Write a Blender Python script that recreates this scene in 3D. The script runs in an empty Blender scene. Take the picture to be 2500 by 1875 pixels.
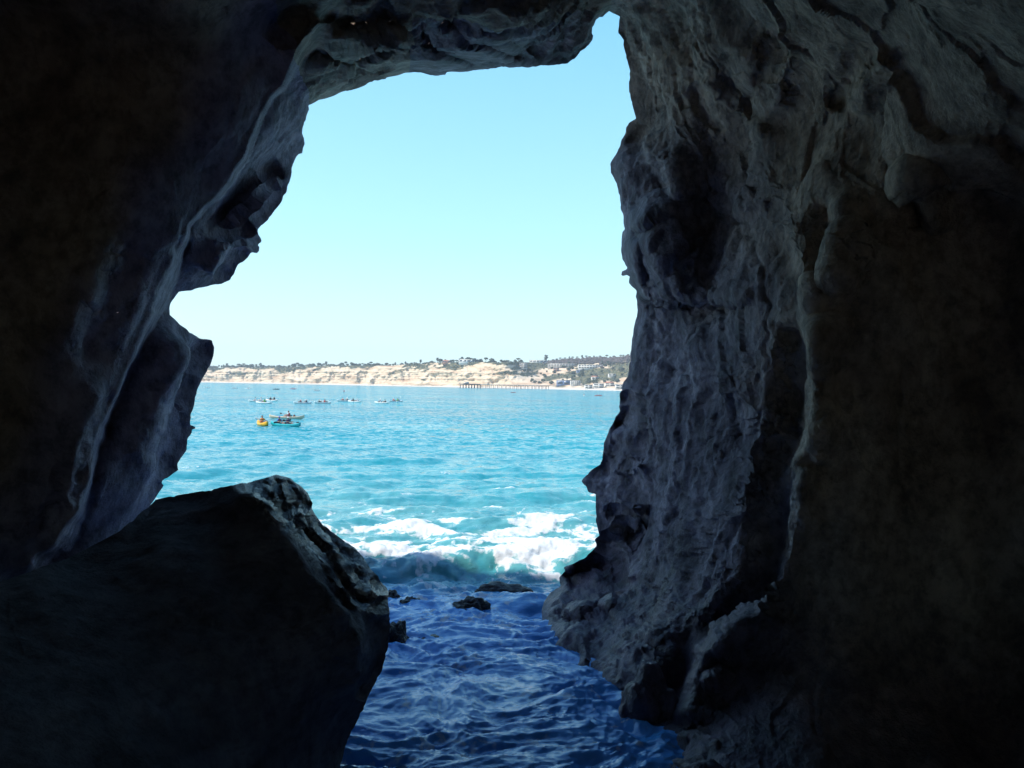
import bpy, bmesh, math, random
import numpy as np
from mathutils import Vector, Matrix

# ------------------------------------------------------------------ camera
F_PX, CX, CY = 2080.0, 1250.0, 937.5          # focal length / centre in photo pixels (2500 x 1875)
CAM_H = 4.5
ROLL, PITCH = math.radians(1.0), math.radians(0.16)
sc = bpy.context.scene
COL = sc.collection
C0 = np.array([0, 0, CAM_H])
FW = np.array([0, math.cos(PITCH), math.sin(PITCH)])
ZU = np.array([0, -math.sin(PITCH), math.cos(PITCH)])
XR = np.array([1.0, 0, 0])
RT = math.cos(ROLL) * XR + math.sin(ROLL) * ZU
UP = -math.sin(ROLL) * XR + math.cos(ROLL) * ZU
cam_d = bpy.data.cameras.new('camera')
cam_d.sensor_width = 36.0
cam_d.lens = F_PX / 2500 * 36.0
cam_d.clip_start, cam_d.clip_end = 0.05, 40000
cam = bpy.data.objects.new('camera', cam_d)
COL.objects.link(cam)
cam.matrix_world = Matrix(((RT[0], UP[0], -FW[0], C0[0]), (RT[1], UP[1], -FW[1], C0[1]),
                           (RT[2], UP[2], -FW[2], C0[2]), (0, 0, 0, 1)))
sc.camera = cam

# ------------------------------------------------------------------ world, sun, exposure
SUN_TO = Vector((-0.62, -0.06, 0.76)).normalized()
el = math.asin(SUN_TO.z)
az = math.atan2(SUN_TO.x, SUN_TO.y)            # clockwise from +Y
w = bpy.data.worlds.new('World')
sc.world = w
w.use_nodes = True
nt = w.node_tree
bg = nt.nodes['Background']
sky = nt.nodes.new('ShaderNodeTexSky')
sky.sky_type = 'NISHITA'
sky.sun_disc = False
sky.sun_elevation = el
sky.sun_rotation = az
sky.air_density, sky.dust_density, sky.ozone_density = 1.0, 0.5, 2.0
tcw = nt.nodes.new('ShaderNodeTexCoord')
sepw = nt.nodes.new('ShaderNodeSeparateXYZ')
nt.links.new(tcw.outputs['Generated'], sepw.inputs[0])
air = nt.nodes.new('ShaderNodeValToRGB')               # marine air: pale cyan low down, deep blue overhead
ae = air.color_ramp.elements
while len(ae) < 4: ae.new(0.5)
for e_, (p_, c_) in zip(ae, ((0.0, (1.8, 2.75, 2.7)), (0.16, (1.1, 2.45, 2.75)), (0.40, (0.52, 1.8, 2.65)), (0.8, (0.18, 0.75, 2.3)))):
    e_.position = p_; e_.color = (*c_, 1)
nt.links.new(sepw.outputs[2], air.inputs[0])
tint = nt.nodes.new('ShaderNodeMix')
tint.data_type = 'RGBA'; tint.blend_type = 'MIX'
tint.inputs[0].default_value = 0.72
nt.links.new(sky.outputs[0], tint.inputs[6])
nt.links.new(air.outputs[0], tint.inputs[7])
nt.links.new(tint.outputs[2], bg.inputs[0])
bg.inputs[1].default_value = 0.15
sl = bpy.data.lights.new('sun', 'SUN')
sl.energy, sl.angle, sl.color = 2.7, math.radians(0.5), (1.0, 0.95, 0.86)
so = bpy.data.objects.new('sun', sl)
COL.objects.link(so)
so.rotation_euler = (-SUN_TO).to_track_quat('-Z', 'Y').to_euler()
sc.view_settings.view_transform = 'Standard'
sc.view_settings.look = 'None'
sc.view_settings.exposure = 1.32
sc.view_settings.gamma = 1.0
sc.cycles.use_denoising = True
sc.cycles.max_bounces = 12
sc.cycles.diffuse_bounces = 10
sc.cycles.sample_clamp_indirect = 6.0

rng = np.random.default_rng(7)
random.seed(7)

# ------------------------------------------------------------------ helpers: projection, noise, meshes
def unproj(px, py, d):
    px, py, d = np.asarray(px, float), np.asarray(py, float), np.asarray(d, float)
    a = (px - CX) / F_PX
    b = -(py - CY) / F_PX
    return C0 + d[..., None] * (FW + a[..., None] * RT + b[..., None] * UP)

def water_depth(px, py, z=0.0):
    a = (np.asarray(px, float) - CX) / F_PX
    b = -(np.asarray(py, float) - CY) / F_PX
    dz = FW[2] + a * RT[2] + b * UP[2]
    return (z - CAM_H) / dz

def on_water(px, py, z=0.0):
    d = water_depth(px, py, z)
    return unproj(px, py, d)

_perm = np.random.default_rng(3).permutation(256)
_perm = np.concatenate([_perm, _perm, _perm])
_grad = np.array([(1,1,0),(-1,1,0),(1,-1,0),(-1,-1,0),(1,0,1),(-1,0,1),(1,0,-1),(-1,0,-1),
                  (0,1,1),(0,-1,1),(0,1,-1),(0,-1,-1),(1,1,0),(-1,1,0),(0,-1,1),(0,-1,-1)], float)

def pnoise(p, seed=0):
    p = np.asarray(p, float) + seed * 17.31
    i = np.floor(p).astype(np.int64)
    f = p - i
    i &= 255
    u = f * f * f * (f * (f * 6 - 15) + 10)
    out = 0
    for dx in (0, 1):
        wx = u[:, 0] if dx else 1 - u[:, 0]
        for dy in (0, 1):
            wy = u[:, 1] if dy else 1 - u[:, 1]
            for dz in (0, 1):
                wz = u[:, 2] if dz else 1 - u[:, 2]
                h = _perm[_perm[_perm[(i[:, 0] + dx) & 255] + ((i[:, 1] + dy) & 255)] + ((i[:, 2] + dz) & 255)] & 15
                g = _grad[h]
                out = out + wx * wy * wz * (g[:, 0] * (f[:, 0] - dx) + g[:, 1] * (f[:, 1] - dy) + g[:, 2] * (f[:, 2] - dz))
    return out

def fbm(p, oct=5, lac=2.03, gain=0.5, seed=0, ridged=False):
    a, s, out = 1.0, 1.0, 0
    for k in range(oct):
        n = pnoise(p * s, seed + k)
        if ridged:
            n = 0.5 - np.abs(n) * 1.6
        out = out + a * n
        a *= gain; s *= lac
    return out

def facets(p, seed=0, slope=0.55, jump=0.35):
    """broken rock faces: every Voronoi cell carries its own tilted plane; also returns the distance to the cell's edge"""
    ip = np.floor(p).astype(np.int64)
    b1 = np.full(len(p), 9.0); b2 = np.full(len(p), 9.0); val = np.zeros(len(p))
    def h(c, k):
        x = (c[:, 0] * 73856093) ^ (c[:, 1] * 19349663) ^ (c[:, 2] * 83492791) ^ ((seed * 7 + k) * 2654435761)
        x = (x ^ (x >> 13)) * 1274126177
        return ((x ^ (x >> 16)) & 0xFFFF) / 65535.0
    for dx in (-1, 0, 1):
        for dy in (-1, 0, 1):
            for dz in (-1, 0, 1):
                c = ip + np.array([dx, dy, dz])
                r = p - (c + np.stack([h(c, 0), h(c, 1), h(c, 2)], 1))
                d = np.sqrt((r * r).sum(1))
                near = d < b1
                v = slope * (r[:, 0] * (h(c, 3) - .5) + r[:, 1] * (h(c, 4) - .5) + r[:, 2] * (h(c, 5) - .5)) * 2 + (h(c, 6) - .5) * jump
                b2 = np.where(near, b1, np.minimum(b2, d))
                b1 = np.where(near, d, b1)
                val = np.where(near, v, val)
    return val, b2 - b1

def sstep(a, b, x):
    t = np.clip((x - a) / (b - a), 0, 1)
    return t * t * (3 - 2 * t)

def mesh_np(name, v, faces, mat=None, smooth=True):
    """faces: list of int arrays, each (n,3) or (n,4)"""
    me = bpy.data.meshes.new(name)
    v = np.ascontiguousarray(v, dtype=np.float32)
    fl = [np.asarray(f, dtype=np.int32) for f in faces if len(f)]
    loops = np.concatenate([f.ravel() for f in fl])
    tot = np.concatenate([np.full(len(f), f.shape[1], dtype=np.int32) for f in fl])
    start = np.concatenate([[0], np.cumsum(tot)[:-1]]).astype(np.int32)
    me.vertices.add(len(v)); me.vertices.foreach_set('co', v.ravel())
    me.loops.add(len(loops)); me.loops.foreach_set('vertex_index', loops)
    me.polygons.add(len(tot))
    me.polygons.foreach_set('loop_start', start)
    me.polygons.foreach_set('loop_total', tot)
    if smooth:
        me.polygons.foreach_set('use_smooth', np.ones(len(tot), dtype=bool))
    me.update(calc_edges=True)
    me.validate()
    if mat:
        me.materials.append(mat)
    return me

def link(name, me, parent=None):
    o = bpy.data.objects.new(name, me)
    COL.objects.link(o)
    if parent:
        o.parent = parent
    return o

def tag(o, label=None, cat=None, group=None, kind=None):
    if label: o['label'] = label
    if cat: o['category'] = cat
    if group: o['group'] = group
    if kind: o['kind'] = kind
    return o

def attr(me, name, vals):
    a = me.attributes.new(name, 'FLOAT', 'POINT')
    a.data.foreach_set('value', np.ascontiguousarray(vals, dtype=np.float32))

def vnormals(v, faces):
    n = np.zeros_like(v)
    for f in faces:
        if f.shape[1] == 4:
            fn = np.cross(v[f[:, 2]] - v[f[:, 0]], v[f[:, 3]] - v[f[:, 1]])
        else:
            fn = np.cross(v[f[:, 1]] - v[f[:, 0]], v[f[:, 2]] - v[f[:, 0]])
        for k in range(f.shape[1]):
            for c in range(3):
                n[:, c] += np.bincount(f[:, k], weights=fn[:, c], minlength=len(v))
    return n / np.maximum(np.linalg.norm(n, axis=1, keepdims=True), 1e-12)

# ------------------------------------------------------------------ helpers: materials
class NT:
    def __init__(self, name):
        self.m = bpy.data.materials.new(name)
        self.m.use_nodes = True
        self.t = self.m.node_tree
        self.p = self.t.nodes['Principled BSDF']
        self.tc = None
    def n(self, typ, **kw):
        nd = self.t.nodes.new('ShaderNode' + typ)
        for k, v in kw.items():
            setattr(nd, k, v)
        return nd
    def l(self, a, b):
        self.t.links.new(a, b)
    def coord(self, scale=(1, 1, 1), rot=(0, 0, 0), which='Object'):
        if not self.tc:
            self.tc = self.n('TexCoord')
        mp = self.n('Mapping')
        mp.inputs['Scale'].default_value = scale
        mp.inputs['Rotation'].default_value = rot
        self.l(self.tc.outputs[which], mp.inputs[0])
        return mp.outputs[0]
    def noise(self, vec, scale, detail=6, rough=0.55, dist=0.0):
        nd = self.n('TexNoise')
        nd.inputs['Scale'].default_value = scale
        nd.inputs['Detail'].default_value = detail
        nd.inputs['Roughness'].default_value = rough
        nd.inputs['Distortion'].default_value = dist
        self.l(vec, nd.inputs['Vector'])
        return nd.outputs[0]
    def ramp(self, fac, stops):
        r = self.n('ValToRGB')
        els = r.color_ramp.elements
        while len(els) < len(stops):
            els.new(0.5)
        for e, (p, c) in zip(els, stops):
            e.position = p
            e.color = c if len(c) == 4 else (*c, 1)
        self.l(fac, r.inputs[0])
        return r.outputs[0]
    def mix(self, fac, a, b, blend='MIX'):
        m = self.n('Mix', data_type='RGBA', blend_type=blend)
        for s, i in ((fac, 0), (a, 6), (b, 7)):
            if isinstance(s, (float, int)):
                m.inputs[i].default_value = s
            elif isinstance(s, tuple):
                m.inputs[i].default_value = s if len(s) == 4 else (*s, 1)
            else:
                self.l(s, m.inputs[i])
        return m.outputs[2]
    def math(self, op, a, b=None, clamp=False):
        m = self.n('Math', operation=op, use_clamp=clamp)
        for s, i in ((a, 0), (b, 1)):
            if s is None: continue
            if isinstance(s, (float, int)): m.inputs[i].default_value = s
            else: self.l(s, m.inputs[i])
        return m.outputs[0]
    def attr(self, name):
        a = self.n('Attribute', attribute_name=name)
        return a.outputs['Fac']
    def bump(self, h, strength, dist, normal=None):
        b = self.n('Bump')
        b.inputs['Strength'].default_value = strength
        b.inputs['Distance'].default_value = dist
        self.l(h, b.inputs['Height'])
        if normal is not None:
            self.l(normal, b.inputs['Normal'])
        return b.outputs[0]
    def set(self, **kw):
        for k, v in kw.items():
            i = self.p.inputs[k]
            if hasattr(v, 'is_linked') or isinstance(v, bpy.types.NodeSocket):
                self.l(v, i)
            elif isinstance(v, tuple):
                i.default_value = v if len(v) == 4 else (*v, 1)
            else:
                i.default_value = v
        return self.m

def rock_material(name, c_dark, c_mid, c_light, scale, rot, rough=0.75, bump=0.6, wet=False, brown_lift=False):
    k = NT(name)
    v = k.coord()
    vs = k.coord(scale, rot)
    n1 = k.noise(vs, 1.2, 8, 0.62, 0.4)
    n2 = k.noise(v, 5.0, 8, 0.65)
    n3 = k.noise(vs, 7.0, 6, 0.6, 0.2)
    base = k.ramp(n1, [(0.30, c_dark), (0.52, c_mid), (0.72, c_light)])
    if brown_lift:
        brown = k.ramp(n1, [(0.30, (0.19, 0.135, 0.105)), (0.52, (0.44, 0.335, 0.25)), (0.72, (0.60, 0.48, 0.37))])
        base = k.mix(k.attr('stain'), base, brown)
    speck = k.ramp(n2, [(0.36, (0.45, 0.44, 0.46)), (0.55, (1, 1, 1)), (0.75, (1.2, 1.16, 1.1))])
    col = k.mix(0.85, base, speck, 'MULTIPLY')
    band = k.ramp(n3, [(0.38, (0.55, 0.55, 0.55)), (0.5, (1, 1, 1))])
    col = k.mix(0.6, col, band, 'MULTIPLY')
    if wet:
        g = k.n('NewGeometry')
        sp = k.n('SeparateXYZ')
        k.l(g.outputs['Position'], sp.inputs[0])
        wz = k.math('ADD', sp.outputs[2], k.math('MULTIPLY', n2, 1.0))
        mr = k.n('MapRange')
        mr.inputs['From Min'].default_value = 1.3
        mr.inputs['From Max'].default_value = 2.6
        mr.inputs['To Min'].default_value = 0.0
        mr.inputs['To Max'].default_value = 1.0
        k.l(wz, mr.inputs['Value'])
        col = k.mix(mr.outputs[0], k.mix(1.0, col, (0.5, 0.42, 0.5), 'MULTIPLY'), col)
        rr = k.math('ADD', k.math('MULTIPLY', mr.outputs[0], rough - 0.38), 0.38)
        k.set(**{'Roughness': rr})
    else:
        k.set(**{'Roughness': rough})
    hs = k.math('ADD', k.math('MULTIPLY', n2, 0.6), k.math('MULTIPLY', n3, 0.8))
    fine = k.noise(v, 28.0, 6, 0.7)
    nb = k.bump(hs, bump, 0.16)
    nb = k.bump(fine, bump, 0.035, nb)
    grit = k.noise(v, 13.0, 5, 0.65, 0.3)
    nb = k.bump(grit, bump, 0.07, nb)
    k.set(**{'Base Color': col, 'Normal': nb})
    return k.m

def plain(name, col, rough=0.6, var=0.15, scale=6.0, metal=0.0):
    k = NT(name)
    n = k.noise(k.coord(), scale, 4, 0.6)
    lo = tuple(c * (1 - var) for c in col)
    hi = tuple(min(1, c * (1 + var)) for c in col)
    k.set(**{'Base Color': k.ramp(n, [(0.35, lo), (0.65, hi)]), 'Roughness': rough, 'Metallic': metal})
    return k.m

# ------------------------------------------------------------------ image-plane depth modelling of the rock
def rbf(pts, q, c=90.0):
    pts = np.array(pts, float)
    xy, dv = pts[:, :2], np.log(pts[:, 2])
    n = len(xy)
    r = np.sqrt(((xy[:, None] - xy[None]) ** 2).sum(-1) + c * c)
    A = np.zeros((n + 3, n + 3))
    A[:n, :n] = r - np.eye(n) * 12.0
    A[:n, n] = 1; A[:n, n + 1:] = xy / 1000
    A[n, :n] = 1; A[n + 1:, :n] = xy.T / 1000
    s = np.linalg.solve(A, np.concatenate([dv, [0, 0, 0]]))
    out = np.empty(len(q))
    for i in range(0, len(q), 40000):
        qq = q[i:i + 40000]
        rr = np.sqrt(((qq[:, None] - xy[None]) ** 2).sum(-1) + c * c)
        out[i:i + 40000] = rr @ s[:n] + s[n] + (qq / 1000) @ s[n + 1:]
    return np.exp(out)

def poly_sd(line, q, R):
    """signed distance to a polyline (right of travel positive in image space) + position along it (0..1)"""
    line = np.array(line, float)
    lo, hi = line.min(0) - R, line.max(0) + R
    idx = np.where((q[:, 0] > lo[0]) & (q[:, 0] < hi[0]) & (q[:, 1] > lo[1]) & (q[:, 1] < hi[1]))[0]
    p = q[idx]
    best = np.full(len(p), 1e9); sgn = np.zeros(len(p)); pos = np.zeros(len(p))
    seg = np.linalg.norm(np.diff(line, axis=0), axis=1)
    cum = np.concatenate([[0], np.cumsum(seg)]); tot = cum[-1]
    for i in range(len(seg)):
        a, t = line[i], (line[i + 1] - line[i]) / seg[i]
        rel = p - a
        u = np.clip(rel @ t, 0, seg[i])
        dd = np.linalg.norm(rel - u[:, None] * t, axis=1)
        m = dd < best
        best[m] = dd[m]
        sgn[m] = (rel[m, 0] * t[1] - rel[m, 1] * t[0])
        pos[m] = (cum[i] + u[m]) / tot
    return idx, best * np.sign(sgn + 1e-9), pos

def crease(q, D, line, amp, wd, R, kind='step', ends=0.15):
    jit = np.array(line, float)
    idx, s, pos = poly_sd(jit, q, R * 2.2)
    if not len(idx): return
    e = np.ones(len(idx)) if ends <= 0 else sstep(0, ends, pos) * sstep(0, ends, 1 - pos)
    # the line wanders a little so no crease is a drawn stroke
    wob = pnoise(np.stack([q[idx, 0] / 35, q[idx, 1] / 35, np.zeros(len(idx))], 1), 31) * wd * 0.9 \
        + pnoise(np.stack([q[idx, 0] / 11, q[idx, 1] / 11, np.zeros(len(idx))], 1), 32) * wd * 0.3
    s = s + wob
    wv = wd * (1 + 0.7 * pnoise(np.stack([q[idx, 0] / 60, q[idx, 1] / 60, np.ones(len(idx))], 1), 33))
    if kind == 'step':
        g = np.tanh(s / wv) * np.exp(-(s / R) ** 2)
    else:
        g = np.exp(-(s / wv) ** 2)
    D[idx] += amp * e * g

def blob(q, D, cx, cy, rx, ry, amp, ang=0.0, sharp=2.0):
    c, s = math.cos(math.radians(ang)), math.sin(math.radians(ang))
    dx, dy = q[:, 0] - cx, q[:, 1] - cy
    u = (dx * c + dy * s) / rx; v = (-dx * s + dy * c) / ry
    D += amp * np.exp(-(u * u + v * v) ** (sharp / 2))

def refine(poly, step=6.0, jit=1.3, seed=0, closed=True):
    poly = np.array(poly, float)
    n = len(poly)
    out = []
    for i in range(n if closed else n - 1):
        a, b = poly[i], poly[(i + 1) % n]
        m = max(1, int(np.linalg.norm(b - a) / step))
        for k in range(m):
            out.append(a + (b - a) * k / m)
    out = np.array(out)
    nz = lambda s, sd: pnoise(np.stack([out[:, 0] / s, out[:, 1] / s, np.full(len(out), 0.5)], 1), sd)
    out[:, 0] += (nz(19, seed) * 2.2 + nz(7, seed + 1)) * jit
    out[:, 1] += (nz(19, seed + 2) * 2.2 + nz(7, seed + 3)) * jit
    return out

def inside(poly, q):
    c = np.zeros(len(q), bool)
    x, y = q[:, 0], q[:, 1]
    n = len(poly)
    for i in range(n):
        x1, y1 = poly[i]; x2, y2 = poly[(i + 1) % n]
        if y1 == y2: continue
        m = ((y1 > y) != (y2 > y))
        if not m.any(): continue
        c[m] ^= x[m] < (x2 - x1) * (y[m] - y1) / (y2 - y1) + x1
    return c

def nearest_on(poly, q):
    """nearest point on the closed polyline and the distance, by bucketed search"""
    n = len(poly)
    a = poly; b = np.roll(poly, -1, 0)
    d = b - a; L2 = np.maximum((d * d).sum(1), 1e-9)
    best = np.empty((len(q), 2)); bd = np.empty(len(q))
    for i in range(0, len(q), 4000):
        p = q[i:i + 4000]
        t = np.clip(((p[:, None] - a[None]) * d[None]).sum(-1) / L2, 0, 1)
        pr = a[None] + t[..., None] * d[None]
        dd = ((pr - p[:, None]) ** 2).sum(-1)
        k = dd.argmin(1)
        best[i:i + 4000] = pr[np.arange(len(p)), k]
        bd[i:i + 4000] = np.sqrt(dd[np.arange(len(p)), k])
    return best, bd

def dist_soft(poly_coarse, q, maxd):
    lo, hi = poly_coarse.min(0) - maxd, poly_coarse.max(0) + maxd
    out = np.full(len(q), maxd, float)
    m = (q[:, 0] > lo[0]) & (q[:, 0] < hi[0]) & (q[:, 1] > lo[1]) & (q[:, 1] < hi[1])
    _, dd = nearest_on(poly_coarse, q[m])
    out[m] = np.minimum(dd, maxd)
    return out

def grid_region(xs, ys, poly, keep_inside):
    X, Y = np.meshgrid(xs, ys)
    q = np.stack([X.ravel(), Y.ravel()], 1)
    nx, ny = len(xs), len(ys)
    ii = np.arange((ny - 1) * (nx - 1))
    r, c = ii // (nx - 1), ii % (nx - 1)
    f = np.stack([r * nx + c, r * nx + c + 1, (r + 1) * nx + c + 1, (r + 1) * nx + c], 1)
    cen = q[f].mean(1)
    ins = inside(poly, cen)
    keep = ins if keep_inside else ~ins
    kv = np.zeros(len(q), bool); kv[f[keep].ravel()] = True
    rv = np.zeros(len(q), bool); rv[f[~keep].ravel()] = True
    bnd = kv & rv
    q[bnd], _ = nearest_on(poly, q[bnd])
    f = f[keep]
    remap = np.full(len(q), -1); remap[kv] = np.arange(kv.sum())
    return q[kv], remap[f], bnd[kv], kv.reshape(ny, nx), remap

def boundary_loops(f):
    """ordered boundary vertex loops of a quad mesh"""
    e = np.concatenate([f[:, [0, 1]], f[:, [1, 2]], f[:, [2, 3]], f[:, [3, 0]]])
    key = np.sort(e, 1)
    k = key[:, 0].astype(np.int64) * 10_000_000 + key[:, 1]
    u, first, cnt = np.unique(k, return_index=True, return_counts=True)
    be = e[first[cnt == 1]]
    nxt = {}
    for a, b in be.tolist():
        nxt.setdefault(a, []).append(b)
    loops = []
    while nxt:
        s = next(iter(nxt)); cur = s; lp = []
        while cur in nxt:
            lp.append(cur)
            t = nxt[cur].pop()
            if not nxt[cur]: del nxt[cur]
            cur = t
        loops.append(lp)
    return loops

# ------------------------------------------------------------------ SETTING: the sea cave
HOLE = [(330,1290),(380,1215),(390,1199),(402,1184),(396,1177),(399,1173),(425,1154),(438,1147),(433,1136),(434,1130),(456,1098),
 (458,1075),(468,1056),(469,1048),(477,1045),(476,1041),(465,1036),(464,1029),(468,1010),(474,989),(483,948),(496,921),(512,896),
 (521,869),(523,848),(520,831),(506,827),(490,825),(474,818),(455,803),(440,792),(429,782),(414,768),(414,754),(416,741),(426,727),
 (437,713),(450,711),(469,707),(486,703),(513,698),(540,692),(561,684),(571,670),(575,659),(589,643),(602,631),(617,617),(629,618),
 (634,612),(633,602),(629,598),(640,591),(640,586),(637,579),(631,572),(629,560),(637,551),(654,537),(670,515),(685,496),(701,469),
 (705,450),(711,429),(715,401),(722,388),(730,376),(738,374),(740,361),(744,352),(740,325),(742,301),(749,282),(755,266),(753,256),
 (768,251),(779,245),(801,239),(817,232),(833,225),(858,220),(879,214),(898,205),(915,198),(931,193),(942,194),(944,190),(972,184),
 (985,179),(1007,176),(1034,178),(1061,185),(1085,185),(1091,176),(1107,175),(1129,176),(1164,171),(1200,167),(1254,165),(1289,164),
 (1314,161),(1352,159),(1387,156),(1409,141),(1417,125),(1430,119),(1447,98),(1449,87),(1445,83),(1446,68),(1455,49),(1464,41),
 (1471,41),(1487,27),(1512,42),(1511,62),(1509,79),(1520,98),(1523,114),(1529,141),(1535,163),(1538,174),(1535,195),(1536,225),
 (1542,249),(1547,268),(1553,289),(1536,300),(1528,315),(1525,331),(1512,361),(1498,385),(1490,400),(1493,423),(1504,447),(1513,477),
 (1516,507),(1522,521),(1522,537),(1525,559),(1520,567),(1517,591),(1517,613),(1521,635),(1532,654),(1530,658),(1520,663),(1516,671),
 (1521,674),(1529,671),(1537,674),(1535,689),(1543,700),(1555,711),(1554,730),(1556,757),(1554,773),(1548,797),(1545,816),(1541,854),
 (1536,892),(1533,919),(1522,933),(1516,952),(1513,960),(1513,1001),(1501,1025),(1487,1049),(1476,1082),(1471,1115),(1465,1136),
 (1448,1144),(1429,1163),(1419,1174),(1430,1188),(1436,1200),(1455,1207),(1454,1239),(1455,1280),(1464,1307),(1452,1315),(1455,1334),
 (1444,1348),(1425,1364),(1376,1386),(1379,1395),(1367,1412),(1368,1432),(1341,1451),(1327,1470),(1322,1500),(1326,1540),
 (1300,1640),(1210,1800),(1050,2150),(700,2200),(480,1800)]
hole = refine(HOLE, 6.0, 1.3, 40)
hole_c = np.array(HOLE, float)

NEAR = [(480,505,10.5),(575,400,10.7),(420,660,10.5),(350,770,10.5),(300,890,10.4),(240,1040,10.1),(210,1160,9.9),(660,210,10.9),(340,480,9.85),(250,740,9.75),(150,1000,9.5),(500,250,10.15),(110,1180,9.75),(0,0,9.3),(0,500,9.2),(0,1000,9.5),(300,100,9.7),(300,500,9.7),(180,780,9.5),(560,150,10.3),
 (90,1300,9.8),(0,1300,9.7),(40,1400,9.9),(700,60,10.5),(-200,0,9.0),(-200,700,8.8),(-600,900,5.6),(-600,0,5.4),(-1300,500,4.2),(300,-500,6.0),(700,-700,6.0),(-600,2200,4.5),(0,1800,7),(400,1700,9.5)]
LS = [(900,-400,10),(850,-60,10),(800,40,14),(740,120,9),(715,165,6),(690,215,4),(660,237,4),(635,290,4),(615,340,7),(600,390,6),(575,430,8),
 (545,475,10),(500,512,7),(458,552,6),(452,600,10),(425,645,20),(405,700,24),(388,745,20),(362,790,15),(335,850,12),(305,920,10),(280,980,10),
 (252,1040,11),(235,1100,12),(222,1180,12),(205,1250,14),(150,1340,24),(60,1400,30),(-100,1470,30),(-1500,1900,30)]
CTRL = [
 # left rim
 (390,1199,12.8),(457,1075,13.3),(483,948,13.5),(520,840,13.8),(455,803,13.3),(415,755,12.8),(450,711,12.9),(561,684,13.6),(638,585,14.3),
 (685,496,14.5),(715,401,15),(743,350,15.1),(754,260,15.3),(330,1290,12.4),(480,1800,12),(700,2200,11),
 # roof rim
 (858,220,15.6),(1000,177,16.0),(1200,167,16.4),(1387,156,16.8),(1447,90,17),(1487,27,17.2),
 # right rim
 (1511,62,17.2),(1536,200,17.2),(1553,289,17.2),(1490,400,17.3),(1516,510,17.2),(1517,600,17.2),(1554,725,17.2),(1545,816,17.3),
 (1514,955,17.5),(1476,1085,17.6),(1422,1174,18.0),(1455,1250,17.4),(1455,1330,17.4),(1376,1390,17.6),(1325,1490,17.1),
 # waterline of the right wall
 (1352,1562,15.3),(1401,1590,14.5),(1450,1640,13.5),(1520,1690,12.6),(1641,1770,11.4),(1690,1873,10.0),(1760,2000,9.0),
 (1300,1640,15.4),(1210,1800,14),(1050,2150,12),(1450,1780,12.9),(1560,1950,11),
 # outer blocks, left: faces toward the viewer keep one depth, facets toward the mouth fall away
 (725,190,13.5),(745,235,13.7),(690,260,13.4),(725,285,13.55),(650,340,13.2),(690,335,13.3),(625,395,13.0),(655,390,13.15),(590,450,12.8),(545,520,12.5),
 (735,345,14.4),(700,395,14.3),(650,450,14.0),(590,505,13.4),(695,425,14.25),(655,480,13.85),(600,530,13.3),(690,460,14.2),(640,540,13.8),(570,560,13.0),(620,500,13.6),
 (480,615,12.2),(540,640,12.5),(600,615,13.2),(500,680,12.4),(455,660,12.0),(440,690,12.0),
 (430,770,12.0),(425,830,12.0),(385,900,11.9),(335,960,11.7),(445,850,12.1),(420,930,12.1),(385,1010,12.0),(300,1080,11.4),(360,1090,11.9),
 (260,1200,11.0),(330,1200,11.8),
 # roof: the lit underside runs back steeply, then turns up
 (760,170,13.4),(820,130,12.8),(860,60,11.6),(900,0,11.2),(1000,110,13.6),(1000,60,12.4),(1000,0,11.9),(1200,110,14.2),(1200,50,12.9),(1300,0,12.6),
 (1330,90,15.2),(1400,40,14.9),(1480,-60,14.4),(1000,-200,10),(1000,-500,7),(300,-500,6),(1600,-500,8),(2500,-600,4.5),(1560,0,15.4),
 # right wall
 (1600,150,15.6),(1700,150,14.2),(1590,230,16.3),(1640,260,15.5),(1590,340,16.2),(1640,360,15.35),(1700,340,15.3),(1755,380,15.2),(1640,450,15.3),(1750,480,15.15),(1580,540,15.5),(1580,640,15.4),(1660,560,15.15),(1660,690,15.1),(1755,580,15.1),(1740,690,14.9),(1600,775,16.4),(1700,775,15.4),(1680,840,15.0),
 (1760,850,13.6),(1600,950,15.8),(1680,1000,14.4),(1590,1150,15.7),(1690,1200,14.2),(1470,1450,16.2),(1560,1450,15.0),(1640,1450,13.8),
 (1790,250,14.0),(1840,450,13.4),(1840,600,13.2),(1830,750,13.0),(1860,900,12.5),(1930,960,12.2),(1900,1100,12.2),(1780,1250,12.6),(1860,1300,12.2),
 (1700,1450,12.7),(1800,1450,11.9),(1620,1640,12.5),(1690,1580,11.9),
 (1900,200,12.6),(1950,500,12.0),(2000,650,11.4),(2030,850,11.0),(2020,1050,10.9),(1980,1250,10.9),(1930,1450,11.2),(1820,1600,11.3),(1720,1750,11.0),
 (2150,300,11.4),(2200,700,10.9),(2200,1100,10.8),(2100,1500,10.5),(1950,1750,10.0),(1800,1850,9.9),(2200,1850,9.6),
 (2330,300,9.9),(2500,150,8.3),(2500,500,10.3),(2500,900,10.5),(2500,1500,10.2),(2500,1850,9.4),(2400,2050,8.4),(3300,900,5),(3300,-500,4),(3300,2200,4),
 (800,2600,6),(-600,2200,5.5),(0,1800,8.6),(400,1700,9.8),(100,1290,11.2),(0,1200,11.2),(-250,1200,10.6),(0,1450,10.4),(170,1430,10.8),(0,900,11.3),(150,900,11.4),(0,400,11.4),(300,400,11.6),(0,0,11.2),(400,0,11.4),(-300,500,10.6),
]
def axis(a, b, step, out, grow=1.16):
    mid = list(np.arange(a, b + step * 0.5, step))
    lo, s, x = [], step, a
    while x > a - out:
        s *= grow; x -= s; lo.append(x)
    hi, s, x = [], step, mid[-1]
    while x < b + out:
        s *= grow; x += s; hi.append(x)
    return np.array(lo[::-1] + mid + hi)

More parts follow.
